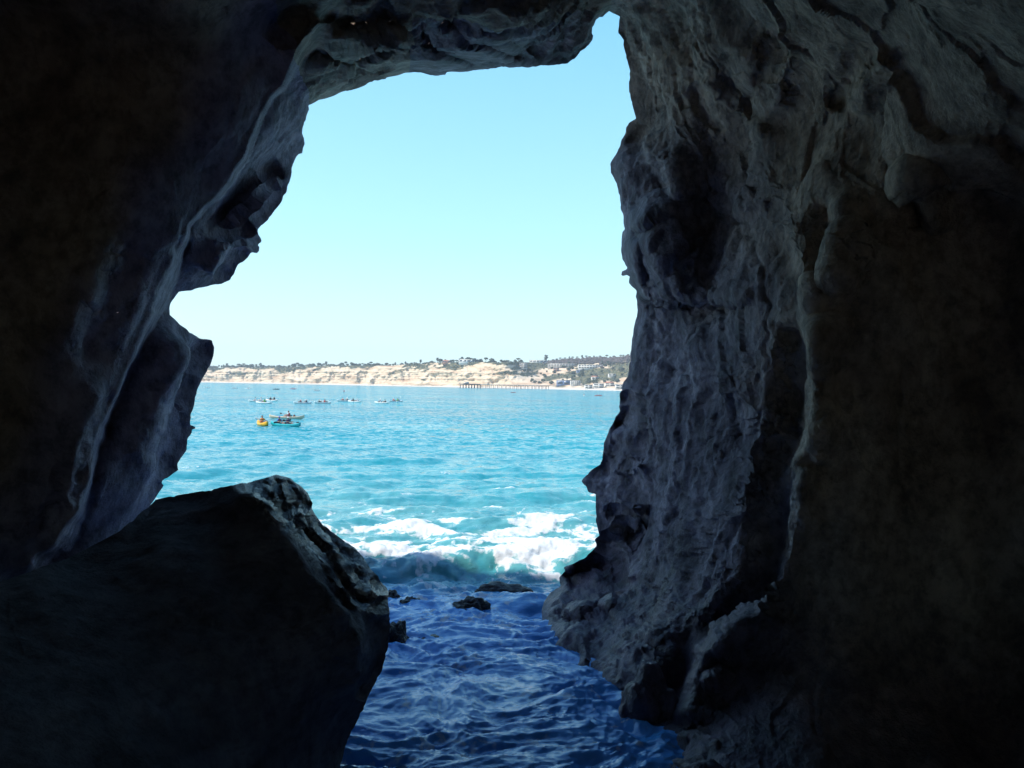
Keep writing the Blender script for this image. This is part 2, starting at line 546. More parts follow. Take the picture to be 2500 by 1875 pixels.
xs = axis(-60, 2560, 3.6, 1200)
ys = axis(-60, 1935, 3.6, 950)
q, fq, bnd, _, _ = grid_region(xs, ys, hole, False)
D = rbf(CTRL, q, 60.0)
Dn = rbf(NEAR, q, 60.0)
lsx = np.array(LS, float)
def side_mix(q, Da, Db):
    idx, s, pos = poly_sd(lsx[:, :2], q, 4000)
    seg = np.linalg.norm(np.diff(lsx[:, :2], axis=0), axis=1)
    cum = np.concatenate([[0], np.cumsum(seg)]) / seg.sum()
    wd = np.interp(pos, cum, lsx[:, 2])
    z0 = np.zeros(len(q))
    s = s + pnoise(np.stack([q[:, 0] / 40, q[:, 1] / 40, z0], 1), 131) * (2 + wd * .35) + pnoise(np.stack([q[:, 0] / 12, q[:, 1] / 12, z0], 1), 132) * 1.0
    wd = wd * (1 + .6 * pnoise(np.stack([q[:, 0] / 70, q[:, 1] / 70, z0], 1), 133))
    m = sstep(-1, 1, s / np.maximum(wd, 2.5))
    m = np.where(q[:, 0] > 1300, 1.0, m)
    return Da * (1 - m) + Db * m
D = side_mix(q, np.minimum(Dn, D), D)

CREASES = [
 # (polyline, amplitude in metres, half width px, reach px)
 ([(712,420),(640,460),(585,510),(548,555)], -0.30, 5, 45),
 ([(465,800),(478,850),(450,910),(410,985),(392,1045),(370,1105),(388,1180)], 0.35, 12, 45),
 ([(265,930),(225,1020),(205,1090),(190,1150),(175,1260)], 0.18, 14, 50),
 ([(120,1130),(140,1200),(110,1260),(60,1360)], 0.14, 24, 60),
 ([(300,560),(250,680),(200,800),(180,900)], 0.18, 20, 70),
 ([(510,575),(560,578),(630,572)], 0.35, 6, 40),
 ([(600,600),(560,640),(525,690)], 0.35, 9, 40),
 ([(685,430),(650,490),(610,550)], 0.3, 10, 40),
 # roof
 ([(745,128),(790,138),(835,150),(862,168),(880,200)], 0.28, 5, 30),
 ([(865,168),(895,140),(925,118),(960,105),(1000,98)], 0.3, 5, 30),
 ([(1000,75),(1035,95),(1090,118),(1130,140),(1160,160)], 0.3, 5, 40),
 ([(1060,50),(1120,75),(1190,100),(1250,135),(1300,155)], 0.35, 8, 60),
 ([(820,70),(880,90),(940,70),(1000,60)], 0.3, 8, 40),
 ([(780,110),(850,95),(930,92),(985,85)], -0.28, 7, 35),
 ([(1000,105),(1060,115),(1110,140)], 0.2, 4, 25),
 ([(1210,60),(1290,120),(1330,150)], 0.25, 8, 60),
 ([(700,130),(735,80),(780,50),(830,40)], 0.4, 12, 50),
 ([(860,50),(900,15),(930,-20)], -0.4, 10, 50),
 # right wall
 ([(1568,300),(1566,360),(1580,395),(1615,412),(1640,450),(1652,500)], -0.35, 7, 50),
 ([(1545,560),(1590,555),(1630,535),(1648,505)], -0.30, 6, 40),
 ([(1580,590),(1568,640),(1580,690),(1600,725)], 0.30, 8, 50),
 ([(1560,712),(1620,730),(1700,738),(1780,736),(1850,742)], -0.40, 5, 60),
 ([(1760,430),(1780,500),(1830,540),(1850,600)], -0.30, 12, 50),
 ([(1790,105),(1815,180),(1845,240),(1868,300)], -0.26, 16, 45),
 ([(1885,60),(1890,120),(1872,200),(1868,290)], -0.26, 18, 45),
 ([(1700,190),(1740,260),(1790,300),(1850,360)], -0.25, 12, 50),
 ([(1850,300),(1845,400),(1848,480)], -0.30, 6, 45),
 ([(1850,480),(1880,545),(1915,600),(1945,660),(1965,715),(1968,790)], -0.30, 10, 60),
 ([(1966,760),(1972,844),(1966,950),(1966,1006),(1970,1045),(1950,1090),(1918,1135),
   (1935,1160),(1914,1217),(1917,1264),(1902,1347),(1888,1400),(1852,1464),(1775,1530),(1707,1582),(1698,1620),(1674,1682),(1650,1738),(1640,1775)],
   -0.70, 9, 65),
 ([(2035,480),(2040,560),(2028,640),(2010,700)], -0.3, 14, 50),
 ([(2225,430),(2260,500),(2278,570)], -0.3, 9, 50),
 ([(2140,120),(2090,190),(2070,280)], -0.3, 15, 60),
 ([(1870,1500),(1880,1470),(1850,1470)], -0.25, 8, 40),
 ([(1775,1620),(1740,1640),(1705,1660)], -0.25, 8, 30),
 ([(1513,955),(1540,965),(1570,975),(1568,1010)], -0.22, 7, 30),
 ([(1535,985),(1548,1020),(1530,1045),(1495,1055)], -0.35, 6, 40),
 ([(1570,1105),(1510,1100),(1490,1140),(1490,1170)], -0.30, 7, 35),
 ([(1570,1120),(1530,1130),(1510,1160)], -0.25, 7, 35),
 ([(1480,1230),(1510,1240),(1560,1265)], -0.30, 5, 30),
 ([(1488,1290),(1500,1340),(1512,1390),(1518,1430)], -0.35, 9, 35),
 ([(1500,1310),(1520,1280),(1545,1290)], -0.25, 6, 30),
 ([(1375,1510),(1430,1505),(1470,1480),(1490,1470)], -0.30, 8, 40),
 ([(1370,1405),(1420,1380),(1460,1350)], -0.30, 7, 40),
 ([(1640,1440),(1625,1480),(1600,1520),(1570,1560)], -0.30, 10, 50),
 ([(1740,1200),(1700,1260),(1690,1330),(1660,1420)], -0.25, 16, 70),
 ([(1810,960),(1815,1080),(1800,1180),(1740,1240)], -0.20, 20, 70),
 ([(1640,780),(1700,880),(1740,960),(1800,1010)], -0.2, 18, 60),
]
for ln, am, wd, R in CREASES:
    crease(q, D, ln, am, wd, R, ends=0.05 if len(ln) > 13 else 0.15)
# hollows and knobs
blob(q, D, 1600, 487, 38, 58, 0.30, 25, 3.0)
blob(q, D, 1876, 512, 14, 20, 0.4, -15, 3.0)
blob(q, D, 1605, 252, 15, 13, 0.25)
blob(q, D, 1525, 1035, 22, 40, 0.5, 25, 3.0)
blob(q, D, 1378, 1190, 16, 14, -0.5)
blob(q, D, 1490, 1478, 16, 13, -0.35)
blob(q, D, 840, 60, 50, 25, 0.5)
blob(q, D, 435, 600, 22, 26, 0.35, 0, 4.0)
P = unproj(q[:, 0], q[:, 1], D)
N = vnormals(P, [fq])
if ((C0 - P) * N).sum(1).mean() < 0:
    N = -N
rim = dist_soft(hole_c, q, 400.0)
# strata / fluting noise in metres, stretched along the bedding of each wall
wr = sstep(1350, 1600, q[:, 0]); wl = 1 - sstep(600, 900, q[:, 0] - 0.35 * (q[:, 1] - 260) * (q[:, 1] > 260)); wl = wl * (1 - wr)
wt = np.clip(1 - wr - wl, 0, 1)
def basis(u):
    u = np.array(u, float); u /= np.linalg.norm(u)
    a = np.cross(u, [0, 1, 0.1]); a /= np.linalg.norm(a)
    return np.stack([u, a, np.cross(u, a)], 1)
def strat(u, stretch, f):
    c = P @ basis(u)
    c = c.copy(); c[:, 0] /= stretch
    return c * f
disp = 0
warp = np.stack([pnoise(P * 0.9, 141), pnoise(P * 0.9, 142), pnoise(P * 0.9, 143)], 1) * 0.35 + \
       np.stack([pnoise(P * 3.1, 144), pnoise(P * 3.1, 145), pnoise(P * 3.1, 146)], 1) * 0.10
Pw = P + warp
def aniso(u, st, f):
    c = (Pw @ basis(u)).copy(); c[:, 0] /= st
    return c * f
disp = disp + wl * fbm(strat((0.42, 0.35, 0.82), 3.2, 0.8), 5, gain=0.45, seed=1) * 0.08
fv, fe = facets(aniso((0.42, 0.35, 0.82), 2.6, 0.8), 3)
disp = disp + wl * fv * 0.08
rnear = wr * sstep(2000, 1700, q[:, 0])
disp = disp + wr * fbm(strat((-0.10, 0.12, 1.0), 2.4, 0.7), 5, gain=0.5, seed=9) * 0.20 * (0.4 + 0.6 * rnear)
fv, fe = facets(aniso((-0.15, 0.12, 1.0), 2.6, 0.75), 5)
fv2, fe2 = facets(aniso((-0.15, 0.12, 1.0), 4.0, 2.6), 6)
fv3, fe3 = facets(Pw * 5.5, 7)
ur = wr * sstep(1640, 1760, q[:, 0]) * sstep(900, 700, q[:, 1])
disp = disp + ur * fv * 0.22
disp = disp + wr * (fv * 0.15 + fv2 * 0.085 + fv3 * 0.024 - 0.05 * np.exp(-(fe / 0.05) ** 2) * (fv > 0)) * (0.45 + 0.55 * rnear)
bed = P @ np.array([0.22, 0.10, 1.0]) + 0.25 * pnoise(P * 0.6, 151)
bz = np.stack([bed * 3.2, bed * 0 + .5, P[:, 0] * 0.25], 1)
layer = np.tanh(4 * pnoise(bz, 152)) * 0.5 + np.tanh(4 * pnoise(bz * np.array([2.7, 1, 1.5]), 153)) * 0.3
disp = disp + rnear * sstep(1720, 1600, q[:, 0]) * layer * 0.035 * sstep(-0.25, 0.25, pnoise(P * 0.5, 154))
pits = sstep(0.30, 0.55, pnoise(P * 4.2, 155)) * sstep(0.0, 0.3, pnoise(P * 0.8, 156))
disp = disp - (0.6 * rnear + wt) * pits * 0.06
fv, fe = facets(aniso((1.0, 0.1, -0.22), 3.0, 1.0), 11)
fv2, fe2 = facets(aniso((1.0, 0.1, -0.22), 3.0, 2.8), 12)
bed = P @ np.array([0.20, 0.25, 1.0]) + 0.3 * pnoise(P * 0.5, 158)
bz = np.stack([bed * 2.6, bed * 0 + .5, P[:, 0] * 0.2], 1)
layer = np.tanh(5 * pnoise(bz, 159)) * 0.5 + np.tanh(5 * pnoise(bz * np.array([2.5, 1, 1.5]), 160)) * 0.3
disp = disp + wt * (fv * 0.24 + fv2 * 0.11 + layer * 0.10 + fbm(P * 1.4, 4, seed=15) * 0.07)
disp = disp + fbm(P * 0.4, 2, seed=21) * 0.30
disp = disp + fbm(P * 3.6, 5, gain=0.6, seed=25) * 0.035 * (0.3 + rnear * 0.8 + wt * 0.8)
i_, sls, ps_ = poly_sd(lsx[:, :2], q, 4000)
wls = np.interp(ps_, np.concatenate([[0], np.cumsum(np.linalg.norm(np.diff(lsx[:, :2], axis=0), axis=1))]) / np.linalg.norm(np.diff(lsx[:, :2], axis=0), axis=1).sum(), lsx[:, 2])
disp = disp * np.where(q[:, 0] < 900, 0.25 + 0.75 * sstep(1.0, 3.0, np.abs(sls) / (wls + 6)), 1.0)
_, _dv = nearest_on(np.array([(1707, 1582), (1698, 1620), (1674, 1682), (1650, 1738), (1674, 1682), (1698, 1620)], float), q)
disp = disp * (0.2 + 0.8 * sstep(15, 70, _dv))
lim = 0.40 * rim * D / F_PX
disp = np.clip(disp, -lim * 2.5, lim)
# the wall stands in front of the water where the photo shows rock
P = P + N * disp[:, None]

loops = boundary_loops(fq)
loops.sort(key=lambda lp: abs(q[lp[0], 0]) > 3000 or q[lp, 0].min() < -300)
hole_lp, out_lp = loops[0], loops[-1]
V = [P]; FQ = [fq]; base = len(P)
# outer side of the mouth: the rock turns away from the opening, then becomes the sea cliff
hp = q[hole_lp]; hd = D[hole_lp]
def smooth_loop(a, n):
    k = np.ones(n) / n
    pad = np.concatenate([a[-n:], a, a[:n]])
    return np.stack([np.convolve(pad[:, c], k, 'same')[n:-n] for c in range(a.shape[1])], 1)
cen = np.array([1000.0, 900.0])
prev = np.array(hole_lp)
for (off, add, sm, mixc, flat) in ((5, 0.12, 9, 0.0, None), (16, 0.4, 25, 0.15, None), (50, 0.9, 61, 0.4, None), (160, 1.6, 151, 0.8, None), (700, 0, 301, 1.0, 17.6), (3300, 0, 401, 1.0, 18.0)):
    s = smooth_loop(hp, sm) if sm > 1 else hp
    t = np.roll(s, -3, 0) - np.roll(s, 3, 0)
    nrm = np.stack([-t[:, 1], t[:, 0]], 1)
    nrm /= np.maximum(np.linalg.norm(nrm, axis=1, keepdims=True), 1e-6)
    if off == 5 and inside(hole, hp + nrm * 8).mean() > 0.5:
        flip = -1
    elif off == 5:
        flip = 1
    nrm = nrm * flip
    rad = s - cen
    rad /= np.linalg.norm(rad, axis=1, keepdims=True)
    dr = nrm * (1 - mixc) + rad * mixc
    dr /= np.maximum(np.linalg.norm(dr, axis=1, keepdims=True), 1e-6)
    b = hp * (1 - min(1, off / 160)) + s * min(1, off / 160)
    pp = b + dr * off
    dd = hd + add if flat is None else np.full(len(hp), flat) + pnoise(np.stack([pp[:, 0] / 300, pp[:, 1] / 300, pp[:, 0] * 0], 1), 5) * 1.2
    V.append(unproj(pp[:, 0], pp[:, 1], dd))
    cur = np.arange(base, base + len(hp)); base += len(hp)
    FQ.append(np.stack([prev, cur, np.roll(cur, -1), np.roll(prev, -1)], 1))
    prev = cur
# the cave goes on behind the viewer; its open end is added to let in fill light
bp = P[out_lp]
prev = np.array(out_lp)
for (yy, sc_) in ((-1.5, 1.0), (-4.5, 0.95), (-7.0, 0.6), (-8.5, 0.42)):
    pp = bp.copy()
    c = np.array([0, 0, 4.0])
    pp = c + (pp - c) * sc_
    pp[:, 1] = yy + pnoise(pp * 0.6, 8) * 0.4
    V.append(pp)
    cur = np.arange(base, base + len(bp)); base += len(bp)
    FQ.append(np.stack([prev, cur, np.roll(cur, -1), np.roll(prev, -1)], 1))
    prev = cur
V = np.concatenate(V)
nfront = len(fq)
FA = np.concatenate(FQ)
cq = np.concatenate([q[fq].mean(1)] + [np.repeat(q[lp].mean(0)[None], 0, 0) for lp in (hole_lp,)])
# region of every face: by the image position of the vertex it hangs from
qa = np.concatenate([q] + [hp] * 6 + [q[out_lp]] * 4)
fc = qa[FA].mean(1)
def region(c):
    x, y = c[:, 0], c[:, 1]
    right = np.where(y < 30, x > 1487 + (30 - y) * 0.15, x > 1000)
    edge = 754 - (258 - np.minimum(y, 258)) * 0.30
    left = (~right) & ((y > 258) | (x < edge))
    return np.where(right, 2, np.where(left, 0, 1))
reg = region(fc)
sn_ = pnoise(np.stack([qa[:, 0] / 160, qa[:, 1] / 160, qa[:, 0] * 0], 1), 171) * 120
BROWN_LIFT = np.maximum(sstep(1680, 2000, qa[:, 0] + sn_ - 0.12 * (qa[:, 1] - 600)), sstep(-110, -260, np.concatenate([np.where(q[:, 0] < 1000, sls, 0), np.zeros(len(qa) - len(q))]) + sn_ * .5))  # warm tone painted over shaded depths to lift them, plus brown upper rock
BROWN_LIFT = np.maximum(BROWN_LIFT, np.concatenate([0.75 * wr * sstep(560, 260, q[:, 1] + sn_[:len(q)]), np.zeros(len(qa) - len(q))]))
M_left = rock_material('left_wall_rock', (0.17, 0.145, 0.21), (0.38, 0.335, 0.45), (0.56, 0.50, 0.60), (1, 1, 0.6), (0.5, 0.4, 0), brown_lift=True)
M_roof = rock_material('roof_rock', (0.12, 0.09, 0.085), (0.34, 0.28, 0.24), (0.56, 0.48, 0.40), (0.4, 1, 1.6), (0, 0.15, 0))
M_right = rock_material('right_wall_rock', (0.07, 0.062, 0.08), (0.215, 0.188, 0.24), (0.44, 0.39, 0.45), (1.1, 1.1, 0.6), (0.1, 0.12, 0), wet=True, brown_lift=True)
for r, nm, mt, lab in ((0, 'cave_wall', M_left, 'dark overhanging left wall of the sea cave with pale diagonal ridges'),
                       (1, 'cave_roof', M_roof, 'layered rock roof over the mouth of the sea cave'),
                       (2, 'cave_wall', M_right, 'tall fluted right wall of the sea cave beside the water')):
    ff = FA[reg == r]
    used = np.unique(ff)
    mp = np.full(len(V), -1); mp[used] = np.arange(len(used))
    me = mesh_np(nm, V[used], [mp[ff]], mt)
    attr(me, 'stain', BROWN_LIFT[used])
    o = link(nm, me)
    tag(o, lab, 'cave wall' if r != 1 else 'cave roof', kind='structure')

# ------------------------------------------------------------------ big boulder at the left
BOULDER = [(-500,1640),(-200,1480),(0,1420),(60,1400),(115,1380),(160,1366),(200,1345),(245,1322),(290,1298),(340,1255),(380,1220),(410,1213),(450,1206),
 (500,1198),(550,1187),(604,1178),(656,1165),(672,1160),(696,1163),(713,1170),(724,1181),(737,1188),(751,1203),(764,1227),(760,1238),
 (767,1252),(778,1268),(789,1283),(805,1290),(821,1306),(844,1322),(867,1338),(889,1363),(905,1390),(924,1406),(930,1420),(940,1429),
 (949,1444),(946,1461),(951,1490),(953,1523),(950,1547),(948,1578),(933,1636),(898,1701),(888,1733),(849,1804),(833,1863),(824,1900),
 (800,2050),(700,2250),(0,2300),(-500,2300)]
bpoly = refine(BOULDER, 6.0, 1.1, 60)
bx = axis(-40, 960, 3.4, 480); by = axis(1150, 1920, 3.4, 400)
bq, bf, bb, _, _ = grid_region(bx, by, bpoly, True)
BC = [(100,1450,7.6),(400,1330,8.7),(600,1290,9.1),(500,1600,7.6),(100,1850,5.6),(700,1500,8.6),(800,1700,8.7),(650,1850,7.6),(0,2200,4.6),
 (600,2200,6.4),(560,1205,9.5),(650,1225,9.35),(690,1280,9.3),(760,1390,9.2),(850,1490,9.2),(890,1600,9.2),(870,1700,9.2),(815,1860,9.0),
 (672,1160,10.8),(740,1190,11.0),(764,1230,11.0),(800,1290,11.2),(870,1340,11.3),(925,1410,11.0),(950,1450,10.7),(953,1520,10.4),
 (933,1636,10.1),(849,1804,9.6),(833,1863,9.5),(800,2050,8.8),(380,1220,10.2),(500,1198,10.3),(200,1345,9.0),(0,1420,7.8),(-500,1640,5.2),(-500,2200,3.8)]
BD = rbf(BC, bq, 45.0)
for ln, am, wd, R in (
  ([(560,1190),(620,1195),(660,1220),(690,1260),(705,1285)], 0.35, 7, 40),
  ([(690,1255),(720,1240),(765,1245)], 0.40, 5, 30),
  ([(700,1260),(730,1320),(765,1380),(800,1430),(840,1480),(880,1510)], 0.35, 8, 40),
  ([(730,1290),(780,1350),(820,1400),(860,1450),(900,1490)], 0.22, 5, 22),
  ([(760,1270),(810,1330),(850,1380),(890,1440)], 0.22, 5, 22),
  ([(905,1420),(935,1440),(948,1455)], 0.3, 5, 25),
  ([(900,1500),(905,1560),(895,1640),(870,1710)], 0.30, 10, 45),
  ([(660,1175),(680,1200),(690,1225)], 0.2, 5, 20),
  ([(690,1175),(710,1205),(722,1232)], 0.2, 5, 20)):
    crease(bq, BD, ln, am, wd, R)
BP = unproj(bq[:, 0], bq[:, 1], BD)
BN = vnormals(BP, [bf])
if ((C0 - BP) * BN).sum(1).mean() < 0: BN = -BN
brim = dist_soft(np.array(BOULDER, float), bq, 200.0)
def strat_of(P_, u, st, f):
    c = (P_ @ basis(u)).copy(); c[:, 0] /= st
    return c * f
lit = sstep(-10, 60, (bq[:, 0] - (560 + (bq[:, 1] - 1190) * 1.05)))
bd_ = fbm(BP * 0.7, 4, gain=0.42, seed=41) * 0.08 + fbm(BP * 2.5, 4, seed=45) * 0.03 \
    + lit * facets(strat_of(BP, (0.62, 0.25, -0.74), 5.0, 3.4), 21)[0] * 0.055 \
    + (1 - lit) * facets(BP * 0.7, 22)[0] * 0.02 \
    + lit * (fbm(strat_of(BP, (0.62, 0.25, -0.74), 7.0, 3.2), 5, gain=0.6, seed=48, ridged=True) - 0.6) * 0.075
bl = 0.4 * brim * BD / F_PX
BP = BP + BN * np.clip(bd_, -2.5 * bl, bl)[:, None]
# rear of the boulder: the same outline, swelling away from the viewer
back = BD + 2.6 * np.sqrt(np.clip(brim / 200, 0, 1)) + 0.0
BB = unproj(bq[:, 0], bq[:, 1], back + fbm(np.concatenate([bq / 90, bq[:, :1] * 0], 1), 4, seed=52) * 0.25 * np.clip(brim / 60, 0, 1))
nb_ = len(BP)
inner = np.where(~bb)[0]
outer_edge = np.zeros(nb_, bool)
for lp in boundary_loops(bf): outer_edge[lp] = True
mp = np.arange(nb_)
ni = np.where(~outer_edge)[0]
mp[ni] = nb_ + np.arange(len(ni))
BV = np.concatenate([BP, BB[ni]])
bf2 = mp[bf][:, ::-1]
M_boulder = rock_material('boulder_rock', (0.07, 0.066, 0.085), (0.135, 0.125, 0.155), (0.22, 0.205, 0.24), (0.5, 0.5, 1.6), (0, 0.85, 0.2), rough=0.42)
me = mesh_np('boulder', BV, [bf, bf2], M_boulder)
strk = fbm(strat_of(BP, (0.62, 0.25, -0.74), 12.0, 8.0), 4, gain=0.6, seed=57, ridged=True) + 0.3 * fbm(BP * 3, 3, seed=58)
strk = sstep(0.42, 0.80, strk) * lit * sstep(1195, 1230, bq[:, 1]) * sstep(1560, 1440, bq[:, 1])  # pale streaks painted on the slope for its wet sky reflections
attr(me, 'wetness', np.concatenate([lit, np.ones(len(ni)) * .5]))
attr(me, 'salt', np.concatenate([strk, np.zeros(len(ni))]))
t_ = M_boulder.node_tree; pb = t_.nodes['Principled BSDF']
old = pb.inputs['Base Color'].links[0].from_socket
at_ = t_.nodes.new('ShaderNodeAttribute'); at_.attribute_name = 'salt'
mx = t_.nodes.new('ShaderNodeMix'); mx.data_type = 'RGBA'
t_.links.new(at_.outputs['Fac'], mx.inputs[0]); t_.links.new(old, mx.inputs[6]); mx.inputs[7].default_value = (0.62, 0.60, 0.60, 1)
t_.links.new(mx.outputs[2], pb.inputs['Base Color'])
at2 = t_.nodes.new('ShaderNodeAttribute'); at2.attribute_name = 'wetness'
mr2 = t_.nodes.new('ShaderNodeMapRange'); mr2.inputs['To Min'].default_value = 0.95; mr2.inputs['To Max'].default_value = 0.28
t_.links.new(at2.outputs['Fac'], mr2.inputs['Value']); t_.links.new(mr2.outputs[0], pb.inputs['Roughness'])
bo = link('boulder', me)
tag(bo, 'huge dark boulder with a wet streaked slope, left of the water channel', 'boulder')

# ---- unseen sunlit sandstone added behind the viewer to bounce warm fill light in
gx, gy = np.meshgrid(np.linspace(-40, 40, 60), np.linspace(-60, -8.2, 40))
gp = np.stack([gx.ravel(), gy.ravel(), gx.ravel() * 0], 1)
gp[:, 2] = 1.6 + fbm(gp * 0.25, 4, seed=181) * 0.5
ii = np.arange(39 * 59); r_, c_ = ii // 59, ii % 59
gf = np.stack([r_ * 60 + c_, r_ * 60 + c_ + 1, (r_ + 1) * 60 + c_ + 1, (r_ + 1) * 60 + c_], 1)
M_bounce = rock_material('ledge_sandstone', (0.25, 0.19, 0.13), (0.42, 0.34, 0.25), (0.55, 0.46, 0.35), (1, 1, 1), (0, 0, 0))
tag(link('ground', mesh_np('ground', gp, [gf], M_bounce)), 'sandstone ledge outside the landward cave entrance', 'ground', kind='structure')

# ------------------------------------------------------------------ rocks standing in the water
M_wet = rock_material('wet_rock', (0.010, 0.009, 0.011), (0.024, 0.018, 0.02), (0.05, 0.038, 0.038), (1, 1, 2), (0, 0, 0), rough=0.32, bump=0.8)
def ico(sub):
    b = bmesh.new()
    bmesh.ops.create_icosphere(b, subdivisions=sub, radius=1)
    v = np.array([x.co[:] for x in b.verts]); f = np.array([[y.index for y in x.verts] for x in b.faces])
    b.free()
    return v, f
ICO5 = ico(5); ICO2 = ico(2); ICO1 = ico(1)
def rock(px, py, wpx, hpx, depth, label, seed, yaw=0, sink=0.4, rough=0.35, mat=None, skew=0.0):
    d = float(water_depth(px, py))
    rx, rz = wpx / 2 * d / F_PX, hpx * d / F_PX
    v, f = ICO5
    n = fbm(v * 0.9 + seed * 3.1, 4, gain=0.5, seed=seed)
    n2 = fbm(v * 4.0 + seed, 3, seed=seed + 3)
    vv = v * (1 + 1.5 * rough * n + 0.06 * n2)[:, None]
    vv = vv * (1 + 0.16 * facets(v * 1.7 + seed * 5.3, seed)[0])[:, None]
    hh = rz / (1 - sink) * 1.0
    vv = vv * np.array([rx, depth / 2, hh])
    vv[:, 2] += -hh * sink * 0.9
    vv[:, 0] += vv[:, 2] * skew
    c = on_water(px, py)
    me = mesh_np('rock', vv, [f], mat or M_wet)
    o = link('rock', me)
    o.location = c + np.array([0, depth * 0.35, 0])
    o.rotation_euler.z = yaw
    tag(o, label, 'rock')
    return o
rock(1144, 1494, 84, 27, 0.6, 'rounded black rock standing alone in the middle of the channel', 1, 0.1)
rock(1222, 1457, 136, 17, 0.7, 'long low black rock just below the breaking wave', 2, -0.15, skew=-0.3)
rock(995, 1479, 52, 14, 0.4, 'small brown rock between the boulder edge and the lone black rock', 3)
rock(955, 1464, 42, 13, 0.4, 'small brown rock half hidden behind the shoulder of the boulder', 4)
rock(968, 1570, 62, 34, 0.5, 'dark pointed rock touching the right flank of the boulder', 5)
rock(1034, 1560, 52, 6, 0.3, 'flat wet rock barely breaking the surface beside the boulder', 6)
rock(1600, 1766, 150, 88, 0.9, 'grey rounded rock at the water edge where the right wall ends', 8, 0.5, mat=M_right, rough=0.25)

# ------------------------------------------------------------------ SETTING: the sea
def build_sea():
    pxs = np.concatenate([np.linspace(-1500, 300, 60)[:-1], np.arange(300, 1760, 3.2), np.linspace(1764, 3600, 70)])
    # rows by distance: one photo pixel or so apart where it matters
    rows = [2.2]
    while rows[-1] < 6000:
        d = rows[-1]
        rows.append(d + max(0.028, d * d / (CAM_H * F_PX) * 1.9) if d > 8.5 else d + 0.35)
    rows = np.array(rows)
    A = (pxs - CX) / F_PX
    X = rows[:, None] * A[None]
    Y = np.repeat(rows[:, None], len(pxs), 1)
    x, y = X.ravel(), Y.ravel()
    dr = np.gradient(rows)
    sp = np.repeat(dr[:, None], len(pxs), 1).ravel()
    dcol = y * 3.2 / F_PX
    r = np.random.default_rng(11)
    z = np.zeros_like(x); xd = np.zeros_like(x); yd = np.zeros_like(x)
    # open-sea chop, travelling mostly toward the shore behind the viewer
    for i in range(80):
        lam = 10 ** r.uniform(math.log10(0.35), math.log10(14))
        th = r.normal(-math.pi / 2 + 0.25, 0.62)
        kx, ky = 2 * math.pi / lam * math.cos(th), 2 * math.pi / lam * math.sin(th)
        amp = 0.0085 * lam ** 0.8 * (0.6 + 0.8 * r.random())
        amp = min(amp, 0.024) * (0.5 if lam > 5 else 1.0)
        fil = sstep(2.0, 4.5, lam / np.maximum(sp * abs(math.sin(th)) + dcol * abs(math.cos(th)), 1e-3))
        cave = sstep(15, 21, y)
        g = 0.30 + 0.70 * cave if lam < 3 else cave
        ph = kx * x + ky * y + r.uniform(0, 6.28)
        a = amp * fil * g
        z += a * np.sin(ph)
        xd -= 0.75 * a * np.cos(ph) * math.cos(th)
        yd -= 0.75 * a * np.cos(ph) * math.sin(th)
    # ripples and swirls inside the cave
    near = y < 40
    pn = np.stack([x[near], y[near], np.zeros(near.sum())], 1)
    wv = np.stack([pnoise(pn * 0.55, 61), pnoise(pn * 0.55, 62), pnoise(pn * 0, 1)], 1) * 0.9
    rip = fbm((pn + wv) * np.array([1.05, 1.55, 1]), 5, gain=0.45, seed=64, ridged=True) * 0.11
    rip += fbm((pn + wv * 0.5) * np.array([3.2, 4.8, 1]), 3, gain=0.5, seed=70) * 0.02
    z[near] += rip * (1 - 0.75 * sstep(17, 26, y[near]))
    # the breaking wave at the mouth
    wob = pnoise(np.stack([x * 0.35, x * 0 + 0.3, x * 0], 1), 75) * 1.1 + pnoise(np.stack([x * 1.3, x * 0 + 0.3, x * 0], 1), 76) * 0.3
    yc = 20.7 + wob + 0.05 * x
    front = sstep(-1.5, 0, y - yc) * (1 - sstep(0, 5.0, y - yc))
    z += 0.42 * front
    y2 = 26.5 + wob * 1.3 + 0.12 * x
    z += 0.20 * sstep(-1.6, 0, y - y2) * (1 - sstep(0, 4.0, y - y2))
    y3 = 33.5 - wob * 1.0
    z += 0.16 * sstep(-2.5, 0, y - y3) * (1 - sstep(0, 6.0, y - y3))
    # foam
    far = y < 75
    p = np.stack([x[far], y[far], np.zeros(far.sum())], 1)
    wv = np.stack([pnoise(p * 0.5, 81), pnoise(p * 0.5, 82), p[:, 0] * 0], 1)
    n = fbm((p + wv * 1.2) * np.array([0.55, 0.75, 1]), 6, gain=0.6, seed=84)
    lace = fbm((p + wv) * np.array([1.4, 2.2, 1]), 5, gain=0.6, seed=90, ridged=True)
    t = y[far] - yc[far]
    dens = np.interp(t, [-2.2, -1.3, -0.5, 0.2, 2.0, 3.6, 5.5, 8, 12, 30, 60], [-.60, -.20, .06, .46, .34, .10, -.04, -.20, -.42, -.8, -1.0])
    dens += 0.25 * np.exp(-((y[far] - y2[far]) / 0.9) ** 2) + 0.12 * np.exp(-((y[far] - y3[far]) / 0.8) ** 2)
    fo = sstep(-0.12, 0.75, dens + n * 0.85 + (lace - 0.35) * 0.25)
    # thin foam streaks in the cave, strengthened to stand for ripple glints
    fo2 = sstep(0.45, 0.95, lace + n * 0.5) * (0.30 + 0.22 * sstep(-8, -1, t))
    fo = np.maximum(fo, fo2 * (t < 0))
    foam = np.zeros_like(x); foam[far] = fo
    z[far] += fo * (0.05 + 0.06 * fbm(p * np.array([2.5, 3, 1]), 4, gain=0.6, seed=95)) * sstep(-2, 0, t)
    aer = np.zeros_like(x)
    aer[far] = np.interp(t, [-3, -0.8, 0.5, 5, 12, 22, 50], [0.1, 0.55, 0.9, 0.7, 0.35, 0.12, 0.0]) * np.clip(1 + n, 0.4, 1.4)
    v = np.stack([x + xd, y + yd, z], 1)
